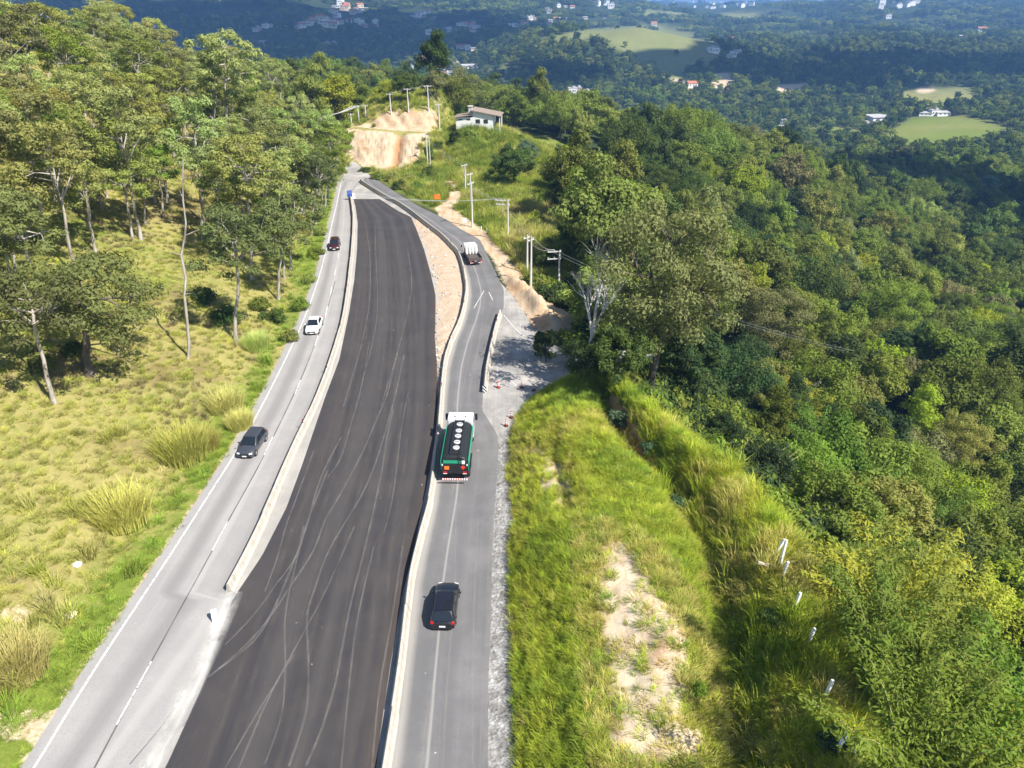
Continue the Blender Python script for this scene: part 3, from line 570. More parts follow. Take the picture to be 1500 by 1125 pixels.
def tree(seed, Ht, crown_z, rx, rz, ncl, crad, nleaf, lsize, trunk_r, flat=.6, lean=.05, open_=0.0, forks=4, top_bias=.2, aspect=.5):
    """returns (trunk mesh, crown mesh): a tapered trunk with limbs that end in leaf clumps"""
    r = np.random.default_rng(seed); tb = Tub()
    ln = r.normal(0, lean * Ht, 2); fork = np.array([ln[0] * .5, ln[1] * .5, crown_z - rz * (.55 + .2 * r.random())]); fork[2] = max(fork[2], Ht * .16)
    top = np.array([ln[0], ln[1], crown_z + rz * .45])
    stem = np.concatenate([curve((0, 0, -.6), fork, r, 6, .05), curve(fork, top, r, 5, .1)[1:]]); rr = np.interp(np.linspace(0, 1, len(stem)), [0, .06, .55, 1], [trunk_r * 1.5, trunk_r, trunk_r * .62, trunk_r * .15]); tb.tube(stem, rr, 8)
    C = []
    for k in range(ncl * 6):
        d = unit(r.normal(0, 1, 3)); d[2] = d[2] * .9 + top_bias; d = unit(d); q = r.random() ** (.30)
        if open_ and r.random() < open_ and q < .8: continue
        lob = 1 + .28 * math.sin(d[0] * 4.1 + seed) * math.cos(d[1] * 3.7 + seed * 2) + .15 * math.sin(7 * d[1] + 5 * d[2] + seed)
        p = np.array([ln[0] * .8, ln[1] * .8, crown_z]) + d * np.array([rx, rx, rz]) * q * lob
        if p[2] < Ht * .12: continue
        if all(np.linalg.norm((p - c) / np.array([1, 1, .75])) > crad * .72 for c in C): C.append(p)
        if len(C) >= ncl: break
    Ls = []
    nf = max(forks, 3); ang = r.random() * 6
    for i in range(nf):
        s0 = stem[min(5 + (i % 4), len(stem) - 2)] if i % 3 else fork; a = ang + i * 2.4
        e = np.array([ln[0] * .8 + rx * .55 * math.cos(a), ln[1] * .8 + rx * .55 * math.sin(a), crown_z + rz * r.uniform(-.25, .35)])
        P = curve(s0, e, r, 6, .15, -.02); tb.tube(P, np.linspace(trunk_r * .5, trunk_r * .14, 6), 6); Ls.append(P)
    LP = np.concatenate([p[1:] for p in Ls] + [stem[5:]])
    vs, fs = [], []; b = 0
    for c in C:
        k = np.argmin(np.linalg.norm(LP - c, axis=1) + np.where(LP[:, 2] > c[2], 1.5, 0)); tb.tube(curve(LP[k], c, r, 4, .14), np.linspace(trunk_r * .17, trunk_r * .05, 4), 4)
        cr = crad * r.uniform(.75, 1.3); n = int(nleaf * (cr / crad) ** 1.6); pp, nn = clump_points(c, cr, n, r, flat * r.uniform(.85, 1.15))
        V, F4 = leaf_cards(pp, nn, lsize * r.uniform(.65, 1.25, n), r, aspect); vs.append(V); fs.append(F4 + b); b += len(V)
    return tb.mesh('trunk'), np_mesh('crown', np.concatenate(vs), np.concatenate(fs))
def bare(seed, Ht, spread, trunk_r, depth=4, first=.35, kids=3):
    r = np.random.default_rng(seed); tb = Tub()
    def grow(p, d, L, rad, lev):
        e = p + d * L; P = curve(p, e, r, 5, .10); tb.tube(P, np.linspace(rad, rad * .55, 5), 6 if lev > 2 else 4)
        if lev == 0: return
        for k in range(kids + (r.random() < .5)):
            f = r.uniform(.45, 1.0) if k else 1.0; q = P[0] + (P[-1] - P[0]) * f
            nd = unit(d + r.normal(0, spread, 3) + np.array([0, 0, .15])); grow(P[min(4, int(f * 4))], nd, L * r.uniform(.5, .75), rad * .5, lev - 1)
    base = np.array([0, 0, -.5]); up = unit(np.array([r.normal(0, .06), r.normal(0, .06), 1])); grow(base, up, Ht * first, trunk_r, depth); return tb.mesh('trunk')
def snag(seed, Ht, rad):
    r = np.random.default_rng(seed); tb = Tub(); P = curve((0, 0, -.5), (.5, .2, Ht), r, 12, .05); tb.tube(P, np.linspace(rad, rad * .3, 12), 8)
    for f in (.45, .6, .72, .85, .93): q = P[int(f * 11)]; a = r.random() * 6.28; tb.tube(curve(q, q + np.array([math.cos(a) * 1.1, math.sin(a) * 1.1, .5]), r, 4, .1), np.linspace(.05, .015, 4), 5)
    return tb.mesh('trunk')
def bamboo(seed, Ht, n, spread, leaves=460, lsize=.47):
    r = np.random.default_rng(seed); tb = Tub(); vs, fs = [], []; b = 0
    for i in range(n):
        a = r.random() * 6.283; h = Ht * r.uniform(.7, 1.05); t = np.linspace(0, 1, 9)[:, None]; out = spread * r.uniform(.5, 1.2); base = np.array([math.cos(a), math.sin(a), 0]) * r.random() * 1.1
        dirv = np.array([math.cos(a), math.sin(a), 0]); P = base + dirv * out * t ** 2.6 + np.array([0, 0, 1]) * (h * (t - .18 * t ** 4)) + np.array([0, 0, -.5]) * (1 - t)
        tb.tube(P, np.linspace(.055, .012, 9), 5)
        m = leaves; u = r.random(m) ** .75 * .72 + .28; k = u * 8; i0 = np.minimum(k.astype(int), 7); fr = (k - i0)[:, None]; q = P[i0] * (1 - fr) + P[i0 + 1] * fr
        wd = (.3 + 1.25 * np.sin(np.pi * np.clip((u - .25) / .85, 0, 1)))[:, None]; dv = r.normal(0, 1, (m, 3)); dv[:, 2] = dv[:, 2] * .5 - .35; q = q + unit(dv) * wd * (r.random((m, 1)) ** .6)
        nn = unit(dv * .4 + np.array([0, 0, .9])); V, F4 = leaf_cards(q, nn, lsize * r.uniform(.6, 1.3, m), r, .30, .9); vs.append(V); fs.append(F4 + b); b += len(V)
    return tb.mesh('canes'), np_mesh('foliage', np.concatenate(vs), np.concatenate(fs))
def shrub(seed, rx, rz, ncl, nleaf, lsize, crad=.7):
    r = np.random.default_rng(seed); vs, fs = [], []; b = 0; tb = Tub()
    for k in range(ncl):
        d = unit(r.normal(0, 1, 3)); d[2] = abs(d[2]); c = d * np.array([rx, rx, rz]) * r.random() ** .4; c[2] += .25; tb.tube(curve((c[0] * .15, c[1] * .15, -.3), c, r, 4, .1), np.linspace(.06, .02, 4), 4)
        pp, nn = clump_points(c, crad * r.uniform(.7, 1.3), nleaf, r, .75); V, F4 = leaf_cards(pp, nn, lsize * r.uniform(.6, 1.3, nleaf), r); vs.append(V); fs.append(F4 + b); b += len(V)
    return tb.mesh('stems'), np_mesh('foliage', np.concatenate(vs), np.concatenate(fs))
def blades(seed, n, h, rad, wdt, arch=.5, segs=3, hv=.4, fan=1.0):
    """arching grass blades growing out of one tuft"""
    r = np.random.default_rng(seed); a = r.random(n) * 6.283; rr = rad * r.random(n) ** .6; base = np.stack([rr * np.cos(a), rr * np.sin(a), np.full(n, -.08)], 1)
    a2 = a + r.normal(0, .7, n); dv = np.stack([np.cos(a2), np.sin(a2), 0 * a2], 1) * (fan * (.25 + rr / max(rad, 1e-3)) )[:, None]; hh = h * r.uniform(1 - hv, 1 + hv, n); t = np.linspace(0, 1, segs + 1)
    P = base[:, None] + dv[:, None] * (hh * arch)[:, None, None] * (t ** 1.7)[None, :, None] + np.array([0, 0, 1]) * (hh[:, None] * (t - .28 * t ** 3))[..., None]
    side = np.stack([-np.sin(a2 + r.normal(0, .9, n)), np.cos(a2), .2 + 0 * a2], 1); side = unit(side); wv = wdt * (1 - t ** 1.5 * .92); L_ = P - side[:, None] * wv[None, :, None] / 2; R_ = P + side[:, None] * wv[None, :, None] / 2
    V = np.stack([L_, R_], 2).reshape(-1, 3); k = segs + 1; base_i = (np.arange(n) * 2 * k)[:, None] + (np.arange(segs) * 2)[None]; F4 = np.stack([base_i, base_i + 1, base_i + 3, base_i + 2], -1).reshape(-1, 4); return V, F4
def blade_mesh(name, *a, **k):
    V, F4 = blades(*a, **k); return np_mesh(name, V, F4)

# ------------------------------------------------------------------ geometry-node scatter for cover nobody could count
PROTO_N = 0
def scatter(name, P, rot, scl, which, meshes, tint, kind='stuff'):
    global PROTO_N
    PROTO_N += 1; pc = bpy.data.collections.new('scatter_source_%d' % PROTO_N)
    for i, me in enumerate(meshes): pc.objects.link(bpy.data.objects.new('%02d_source_%d' % (i, PROTO_N), me))
    me = bpy.data.meshes.new(name); n = len(P); me.vertices.add(n); me.vertices.foreach_set('co', np.asarray(P, np.float32).ravel())
    for nm, typ, dat, key in (('rot', 'FLOAT_VECTOR', rot, 'vector'), ('scl', 'FLOAT_VECTOR', scl, 'vector')):
        at_ = me.attributes.new(nm, typ, 'POINT'); at_.data.foreach_set(key, np.asarray(dat, np.float32).ravel())
    at_ = me.attributes.new('which', 'INT', 'POINT'); at_.data.foreach_set('value', np.asarray(which, np.int32))
    at_ = me.attributes.new('tint', 'FLOAT_COLOR', 'POINT'); at_.data.foreach_set('color', np.concatenate([np.asarray(tint, np.float32), np.ones((n, 1), np.float32)], 1).ravel())
    o = link(name, me); tag(o, kind=kind)
    ng = bpy.data.node_groups.new(name, 'GeometryNodeTree'); ng.interface.new_socket('Geometry', in_out='INPUT', socket_type='NodeSocketGeometry'); ng.interface.new_socket('Geometry', in_out='OUTPUT', socket_type='NodeSocketGeometry')
    N = ng.nodes.new; gi, go = N('NodeGroupInput'), N('NodeGroupOutput'); ip = N('GeometryNodeInstanceOnPoints'); ci = N('GeometryNodeCollectionInfo'); ci.inputs['Collection'].default_value = pc; ci.inputs['Separate Children'].default_value = True; ci.inputs['Reset Children'].default_value = True
    def na(nm, typ):
        a = N('GeometryNodeInputNamedAttribute'); a.data_type = typ; a.inputs['Name'].default_value = nm; return a.outputs['Attribute']
    ng.links.new(gi.outputs[0], ip.inputs['Points']); ng.links.new(ci.outputs[0], ip.inputs['Instance']); ip.inputs['Pick Instance'].default_value = True
    ng.links.new(na('which', 'INT'), ip.inputs['Instance Index']); er = N('FunctionNodeEulerToRotation'); ng.links.new(na('rot', 'FLOAT_VECTOR'), er.inputs[0]); ng.links.new(er.outputs[0], ip.inputs['Rotation']); ng.links.new(na('scl', 'FLOAT_VECTOR'), ip.inputs['Scale']); ng.links.new(ip.outputs[0], go.inputs[0])
    md = o.modifiers.new('scatter', 'NODES'); md.node_group = ng; return o
def setm(me, m):
    me.materials.clear(); me.materials.append(m); return me
def join2(name, a, b):
    """one mesh with bark and leaves for the distant woods"""
    def dat(m):
        v = np.empty(len(m.vertices) * 3, np.float32); m.vertices.foreach_get('co', v); f = np.empty(len(m.loops), np.int32); m.loops.foreach_get('vertex_index', f); return v.reshape(-1, 3), f.reshape(-1, 4)
    (v1, f1), (v2, f2) = dat(a), dat(b); me = np_mesh(name, np.concatenate([v1, v2]), np.concatenate([f1, f2 + len(v1)])); me.materials.append(a.materials[0]); me.materials.append(m_leaf_s)
    me.polygons.foreach_set('material_index', np.concatenate([np.zeros(len(f1), np.int32), np.ones(len(f2), np.int32)])); return me

# ------------------------------------------------------------------ prototypes
def kind_(lst, m1, m2):
    for a, b in lst: setm(a, m1); setm(b, m2)
    return lst
EUC = kind_([tree(100 + i, h, cz, rx, rz, nc, 1.25, 215, .44, .23, .50, .022, .35, 7, .3, .42) for i, (h, cz, rx, rz, nc) in enumerate([(17, 12.6, 4.8, 4.2, 30), (19, 13.6, 4.3, 5.2, 32), (15, 11.0, 5.0, 3.6, 28), (21, 16.2, 4.6, 4.4, 28), (14, 10.2, 4.0, 3.6, 24)])], m_pale, m_leaf)
SPREAD = kind_([tree(131, 12, 8.0, 7.2, 3.4, 36, 1.6, 300, .44, .42, .42, .03, .3, 8, .25, .42), tree(132, 14, 9.5, 6.0, 3.6, 30, 1.6, 300, .44, .34, .42, .05, .3, 7, .3, .42)], m_dark, m_leaf)
BROAD = kind_([tree(150 + i, 11, cz, rx, rz, nc, cr, nl, ls, .26, .72, .03, .0, 6, .3, .55) for i, (cz, rx, rz, nc, cr, nl, ls) in enumerate([(6.4, 4.4, 4.2, 44, 1.35, 230, .46), (6.0, 5.0, 3.7, 48, 1.25, 240, .42), (6.8, 4.0, 4.8, 42, 1.45, 240, .50), (6.2, 4.7, 4.0, 40, 1.55, 280, .38), (5.6, 4.4, 3.6, 52, 1.1, 200, .40), (7.0, 3.4, 5.0, 40, 1.3, 230, .44)])], m_dark, m_leaf)
TALL = kind_([tree(171, 18, 11.5, 6.2, 6.6, 62, 1.7, 360, .36, .45, .6, .02, .15, 9, .2, .5), tree(172, 14, 8.6, 2.6, 6.2, 34, 1.25, 300, .36, .26, .7, .02, 0, 6, .1, .5)], m_dark, m_leaf)
BAM = kind_([bamboo(181, 14, 15, 5.5), bamboo(182, 12, 12, 6.5), bamboo(183, 16, 13, 4.5)], m_cane, m_leaf)
BARE = [setm(bare(191, 15, .42, .20, 5, .34, 3), m_grey), setm(bare(192, 10, .55, .16, 5, .30, 3), m_grey), setm(snag(193, 17.5, .15), m_pale), setm(bare(195, 16, .36, .30, 5, .36, 3), m_grey)]
SHRUB = kind_([shrub(201, 1.7, 1.5, 16, 150, .34), shrub(202, 2.2, 1.3, 20, 140, .30), shrub(203, 1.2, 1.8, 14, 150, .30)], m_dark, m_leaf)
FEATHER = kind_([shrub(206, 1.1, 1.5, 20, 160, .22, .45)], m_dark, m_leaf)
CANE_GRASS = [setm(blade_mesh('blades', 210 + i, 1500, 2.3, 1.75, .055, .42, 4, .45, .8), m_blade) for i in range(3)]
FARTREE = [setm(tree(300 + i, 11, cz, rx, rz, 26, 1.6, 34, 1.05, .3, .7, .02, 0, 3, .3, .7)[1], m_leaf_s) for i, (cz, rx, rz) in enumerate([(5.6, 5.2, 4.2), (6.4, 4.6, 5.0), (5.0, 5.8, 3.6), (7.6, 3.0, 6.2)])]
def far_patch(seed):
    r = np.random.default_rng(seed); vs, fs = [], []; b = 0
    for k in range(9):
        c = np.array([r.uniform(-14, 14), r.uniform(-14, 14), r.uniform(3, 7)]); rx = r.uniform(4.5, 7.5); n = 70; d = unit(r.normal(0, 1, (n, 3))); d[:, 2] = np.abs(d[:, 2]) * 1.1 - .25
        pp = c + d * np.array([rx, rx, rx * .85]); V, F4 = leaf_cards(pp, unit(d), 2.6 * r.uniform(.6, 1.2, n), r, .8); vs.append(V); fs.append(F4 + b); b += len(V)
    return setm(np_mesh('far_patch', np.concatenate(vs), np.concatenate(fs)), m_leaf_s)
PATCH = [far_patch(330 + i) for i in range(4)]

# ------------------------------------------------------------------ placing
PLACED = []      # (x, y, radius)
def free(x, y, rad, k=1.0): return all((x - a) ** 2 + (y - b) ** 2 > (k * (rad + c)) ** 2 for a, b, c in PLACED)
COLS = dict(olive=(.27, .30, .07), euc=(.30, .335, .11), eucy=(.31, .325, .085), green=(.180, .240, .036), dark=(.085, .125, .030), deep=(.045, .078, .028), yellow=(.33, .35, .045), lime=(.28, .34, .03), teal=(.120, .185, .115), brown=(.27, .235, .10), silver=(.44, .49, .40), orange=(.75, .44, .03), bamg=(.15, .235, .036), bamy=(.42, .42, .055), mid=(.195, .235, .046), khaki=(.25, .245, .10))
TREES = []
def put(kind, proto, x, y, scale, color, z=None, rz=None, sz=None, tilt=None, names=('trunk', 'crown'), cat='tree', rad=None):
    """one plant: an Empty at its foot with its parts; mesh data is shared by all copies"""
    z = tz(x, y) if z is None else z
    o = bpy.data.objects.new(kind, None); COL.objects.link(o); o.location = (x, y, z); o.empty_display_size = .5
    o.rotation_euler = (tilt[0] if tilt else random.gauss(0, .03), tilt[1] if tilt else random.gauss(0, .03), random.random() * 6.283 if rz is None else rz)
    if x < -18 and y < 260 and kind in ('eucalyptus_tree', 'bare_tree', 'spreading_tree'):   # the trees of the slope lean downhill, towards the light
        o.rotation_euler = (Matrix.Rotation(random.gauss(.15, .035), 3, 'Y') @ Matrix.Rotation(random.gauss(0, .03), 3, 'X') @ Matrix.Rotation(o.rotation_euler.z, 3, 'Z')).to_euler()
    o.scale = (scale, scale, scale * (sz or 1)); o['category'] = cat
    for nm, me in zip(names, proto):
        c = bpy.data.objects.new(nm, me); COL.objects.link(c); c.parent = o; c.color = (*color, 1)
    PLACED.append((x, y, rad if rad is not None else scale)); TREES.append(o); return o
def jit(c, k=.18):
    f = 1 + random.uniform(-k, k); return tuple(min(1, v * f * (1 + random.uniform(-.08, .08))) for v in c)
def put_px(kind, proto, px, py, h_vis, scale, color, label=None, group=None, **kw):
    """foot where the sight line passes h_vis metres above the ground"""
    p = on_ray(px, py, h_vis); o = put(kind, proto, p[0], p[1], scale, color, **kw)
    if label: tag(o, label, group=group)
    return o
rh = random.Random(8)
HOUSES = []
def far_spot(px, py, label, group, v=None, s=1.0): HOUSES.append((px, py, label, group, v, s))
def cluster(pts, f, off, label, group, s=1.0):
    for a, b in pts: far_spot(off[0] + a / f, off[1] + b / f, label, group, s=s)
Z6 = (4.054, (330, 0)); Z7 = (3.75, (700, 0))
cluster([(440,155),(470,150),(485,143),(500,140),(520,130),(540,128),(560,125),(580,122),(600,120),(640,115),(665,105),(620,140),(660,140),(640,148),(600,160),(640,165),(455,162),(505,152),(575,140),(590,150),(655,128),(685,140)], *Z6, 'small house in the dense village strip low on the shaded far mountainside', 'houses of the village strip', .95)
cluster([(680,20),(700,40),(660,45),(690,60),(620,75),(715,60),(675,32),(640,60),(705,25),(650,75),(690,8),(720,48)], *Z6, 'small pale house stacked up the gully above the village strip', 'houses up the gully', 1.0)
cluster([(780,60),(800,50),(820,60),(770,80),(755,85),(795,75)], *Z6, 'small pale house in the hillside cluster right of the gully houses', 'hillside cluster houses', 1.0)
cluster([(735,130),(785,135),(810,145),(835,160),(890,140),(895,155),(930,155),(800,138),(822,152)], *Z6, 'scattered pale house right of the village strip', 'houses right of the strip', .95)
cluster([(180,185),(240,165),(265,160),(190,178),(220,260)], *Z6, 'house at the left end of the far hillside beside the tall treetops', 'left end houses', .95)
cluster([(640,265),(600,265),(430,170)], *Z6, 'isolated low building below the village strip', 'buildings below the strip', .9)
cluster([(1140,95),(1165,80),(1180,100),(1240,115),(1120,100),(1200,75),(1150,100)], *Z6, 'house in the upper cluster in the middle of the far mountainside', 'upper middle cluster', .95)
cluster([(1305,175),(1330,180),(1350,190),(1440,155),(1460,160),(1480,155),(1400,150),(1470,190),(1210,205),(1490,165),(1425,152)], *Z6, 'house in the reddish-roofed cluster on the far middle slope', 'reddish-roofed cluster', .95)
cluster([(1425,280),(1400,290),(1440,295),(1470,300),(1235,315),(1265,345),(1370,385),(1450,410)], *Z6, 'scattered house low on the far slope right of the village', 'scattered low houses', .8)
cluster([(1180,370),(1200,380),(1160,385),(1215,355),(1150,395),(1190,362),(1170,392),(1205,392),(1095,420),(1240,430),(1290,430),(1330,425),(1290,460),(1335,465)], *Z6, 'house in the low hamlet at the foot of the far mountain', 'hamlet at the mountain foot', .75)
far_spot(330 + 828 / 4.054, 480 / 4.054, 'single small white house in the trees of the middle ridge', None, 1, .5)
cluster([(190,145),(215,145),(255,145),(270,105),(300,100),(285,110),(390,135),(380,55),(395,75),(430,110),(440,40),(480,40),(520,45),(460,110),(310,108),(410,120)], *Z7, 'pale house in the spread out village behind the grassy hill', 'village behind the grassy hill', 1.0)
cluster([(590,105),(690,110),(965,145)], *Z7, 'single pale house along the crest of the grassy hill', 'crest houses', .9)
cluster([(1280,285),(1310,285),(1400,310),(1430,295),(1380,315),(1300,290)], *Z7, 'house at the right foot of the grassy hill', 'houses at the foot of the grassy hill', .8)
far_spot(1400/3.75 + 700, 228/3.75, 'wide house with orange-red roof above the foot of the grassy hill', None, 0, 1.3); far_spot(1172/3.75 + 700, 478/3.75, 'low orange-roofed shed between the red earth scars', None, 0, 1.0)
far_spot(838, 137, 'white cube house of three just beyond the near forest crest, left one', None, 1, .7); far_spot(846, 132, 'taller brick and white house of three just beyond the near forest crest', None, 4, .75); far_spot(859, 136, 'small house of three just beyond the near forest crest, right one', None, 1, .5)
far_spot(1147, 181, 'white house hidden among trees in the valley left of the pasture', None, 1, .8); far_spot(1146, 187, 'lower white shed in the valley left of the pasture', None, 5, .6)
far_spot(1286, 178, 'large white-roofed farm shed at the left end of the pasture', None, 5, 1.1); far_spot(1270, 180, 'small farm building left of the white-roofed shed', None, 2, .7)
for px, l in ((1354, 'left'), (1367, 'middle'), (1379, 'right')): far_spot(px, 169, 'white farm building on the crest of the pasture, the %s of three' % l, None, 5 if px != 1367 else 1, .7)
far_spot(1437, 46, 'red-roofed house alone on the right far hillside', None, 0, 1.6); far_spot(1405, 56, 'low brown house below the red-roofed one on the right hillside', None, 2, 1.3); far_spot(1300, 27, 'white house on the sunny right hill', None, 1, 1.3)
for i in range(34): far_spot(rh.choice((rh.uniform(872, 900), rh.uniform(975, 1060), rh.uniform(1035, 1062), rh.uniform(1080, 1110), rh.uniform(1285, 1345))), rh.uniform(3, 13), 'tiny pale building of the town on the horizon ridge', 'town on the horizon ridge', 1, 1.5)
HXY = np.array([h[:2] for h in HOUSES])
# ------------------------------------------------------------------ named plants of the left slope
C_ = COLS
put_px('spreading_tree', SPREAD[0], 131, 549, 0, 1.02, (.20, .215, .07), 'wide spreading dark tree with forked trunk on the dry grass slope', rz=.6)
put_px('eucalyptus_tree', EUC[2], 79, 590, 0, .92, (.16, .175, .065), 'eucalyptus with straight mottled trunk, lowest tree on the grass slope')
put_px('bare_tree', (BARE[2],), 275, 525, 0, 1.25, (.5, .5, .5), 'tall leafless pale snag leaning on the grass slope', names=('trunk',), cat='tree', tilt=(.0, -.03), rz=0.0)
put_px('eucalyptus_tree', EUC[0], 346, 500, 0, 1.0, (.165, .20, .07), 'dark crowned eucalyptus with pale bare trunk beside the tall grass by the road', rz=2.)
put_px('eucalyptus_tree', EUC[4], 408, 440, 0, .9, (.165, .20, .065), 'low dark eucalyptus leaning over the verge left of the white car', rz=1.1)
put_px('eucalyptus_tree', EUC[3], 334, 257, 0, 1.28, C_['euc'], 'tallest eucalyptus with twin pale stems high on the left slope')
put_px('eucalyptus_tree', EUC[1], 206, 350, 0, 1.05, C_['euc'], 'eucalyptus with forked white trunk in the middle of the left slope')
put_px('eucalyptus_tree', EUC[2], 194, 348, 0, .85, C_['olive'], 'slim eucalyptus with a pale stem just left of the forked white trunk')
put_px('eucalyptus_tree', EUC[0], 130, 332, 0, .95, C_['olive'], 'eucalyptus with pale trunk under a flat grey-green crown, left of the forked white trunk')
put_px('eucalyptus_tree', EUC[2], 227, 297, 0, .95, C_['olive'], 'eucalyptus with two dark stems above the forked white trunk')
put_px('eucalyptus_tree', EUC[4], 246, 298, 0, 1.05, C_['eucy'], 'dark forked eucalyptus beside the sunny grass gap of the left slope')
put_px('eucalyptus_tree', EUC[1], 33, 216, 0, 1.05, (.18, .18, .07), 'eucalyptus with bare dark trunk at the upper left edge')
put_px('eucalyptus_tree', EUC[0], 4, 355, 0, 1.0, C_['euc'], 'eucalyptus cut by the left edge halfway up the slope')
put_px('eucalyptus_tree', EUC[3], 312, 250, 0, 1.0, C_['euc'], 'slender eucalyptus just left of the tallest one')
put_px('eucalyptus_tree', EUC[3], 456, 345, 0, .72, (.145, .175, .06), 'eucalyptus with a white trunk at the verge left of the dark red car')
put_px('eucalyptus_tree', EUC[0], 445, 330, 0, .85, (.145, .175, .06), 'eucalyptus at the end of the crossing wires beside the road')
put_px('eucalyptus_tree', EUC[1], 152, 140, 0, .9, C_['eucy'], 'broad golden-green eucalyptus with dark stem at the upper grass clearing')
put_px('eucalyptus_tree', EUC[4], 60, 460, 0, .95, (.18, .20, .065), 'small dark eucalyptus behind the lowest tree on the slope')
put_px('eucalyptus_tree', EUC[2], 425, 395, 0, .85, (.155, .19, .06), 'dark eucalyptus overhanging the verge between the white and the red car')
for i, (px, py, s) in enumerate(((462,330,.78),(470,316,.72),(476,302,.8),(480,290,.74),(486,276,.82),(490,265,.78),(493,256,.66),(478,262,.8),(468,285,.85),(456,300,.85),(446,275,.85),(468,250,.75))):
    put_px('eucalyptus_tree', EUC[i % 5], px, py, 0, s, jit(C_[('euc', 'green', 'olive', 'mid')[i % 4]]), rad=2.0)
N0 = len(TREES)
OPEN = [[(60,60),(150,110),(110,175),(40,180),(0,150),(0,70)],[(0,170),(75,170),(90,215),(0,240)],[(225,235),(320,232),(330,300),(280,330),(240,300)],[(0,480),(250,330),(330,400),(370,430),(440,440),(330,700),(0,700)],[(0,455),(60,430),(120,560),(0,700)]]
def left_ok(px, py):
    if py > 600: return False
    if px < 330 and py > 470 - px * .25: return False
    return not any(in_poly(np.array([px]), np.array([py]), np.array(P, float))[0] for P in OPEN)
rl_ = random.Random(5); tries = 0; nleft = 0
cand = []
for _ in range(5200):
    Y = math.exp(rl_.uniform(math.log(66), math.log(255))); X = rl_.uniform(-175, -20)
    cand.append((Y, X))
cand.sort()
CX_ = np.array([c[1] for c in cand]); CYY = np.array([c[0] for c in cand]); CZ_ = terr(CX_, CYY); cpx, cpy = proj(CX_, CYY, CZ_); cd = poly_dist(CX_, CYY, corr)
for i in range(len(cand)):
    px, py = cpx[i], cpy[i]; X, Y = CX_[i], CYY[i]
    if cd[i] < 3.6 or X > lx(min(Y, 165)) or px < -130 or px > 530 or py < -60: continue
    if Y > 165 and X > -46 - (Y - 165) * .38: continue
    if not left_ok(px, py): continue
    if not free(X, Y, 2.7 if Y < 160 else 3.25): continue
    k = rl_.random(); y2 = rl_.random()
    col = jit(C_['euc'] if k < .45 else (C_['olive'] if k < .7 else (C_['eucy'] if k < .88 else C_['green'])))
    sc = rl_.uniform(.68, 1.02); o = put('eucalyptus_tree', EUC[rl_.randrange(5)], X, Y, sc, col, rad=2.7 if Y < 160 else 3.25); nleft += 1
    if nleft > 230: break

# low growth on the left verge and under the trees
def lab(o, s, g=None): tag(o, s, group=g); return o
for px, py, s, c, l in ((182,760,1.18,(0.61,0.61,0.16),'rounded clump of tall yellow-green cane grass, nearest of the clumps by the road'),(268,668,1.22,(0.59,0.58,0.14),'large rounded clump of tall cane grass left of the dark grey hatchback'),(332,600,.95,(0.58,0.58,0.19),'tall pale cane grass clump behind the large rounded one'),(376,510,.85,(0.52,0.58,0.17),'small cane grass clump below the dark eucalyptus by the verge'),(24,985,1.05,(0.61,0.55,0.20),'dry straw coloured cane grass clump at the lower left edge'),(352,625,.7,(0.55,0.51,0.17),'dry cane grass tuft at the verge behind the dark grey hatchback'),(300,655,.8,(0.58,0.57,0.14),'cane grass tuft at the right flank of the large rounded clump')):
    o = put_px('grass_clump', (CANE_GRASS[int(px) % 3],), px, py, 0, s, c, l, names=('blades',), cat='grass clump', tilt=(0, 0))
for px, py, s, c in ((425,500,1.0,C_['olive']),(440,455,1.1,C_['green']),(452,415,1.0,C_['olive']),(463,375,1.0,C_['green']),(400,470,1.1,C_['dark']),(330,470,1.3,C_['dark']),(470,345,1.0,C_['olive']),(300,440,1.2,C_['dark']),(110,520,1.0,C_['dark']),(60,540,.9,C_['olive']),(380,455,1.2,C_['green'])):
    put_px('shrub', SHRUB[int(px) % 3], px, py, 0, s * .8, jit(c), names=('stems', 'foliage'), cat='shrub')
SHR_LEFT = TREES[-11:]
for o, s in zip(SHR_LEFT, ('by the kerb beside the white car', 'at the verge just above the white car', 'at the verge between the red and white cars', 'at the verge below the red car', 'in the shade of the dark eucalyptus by the verge', 'dark, at the foot of the dark crowned eucalyptus', 'at the verge next to the red car', 'dark, in the shade above the pale snag', 'dark, at the foot of the wide spreading tree', 'small, left of the wide spreading tree', 'under the low dark eucalyptus by the verge')):
    tag(o, 'leafy shrub ' + s)

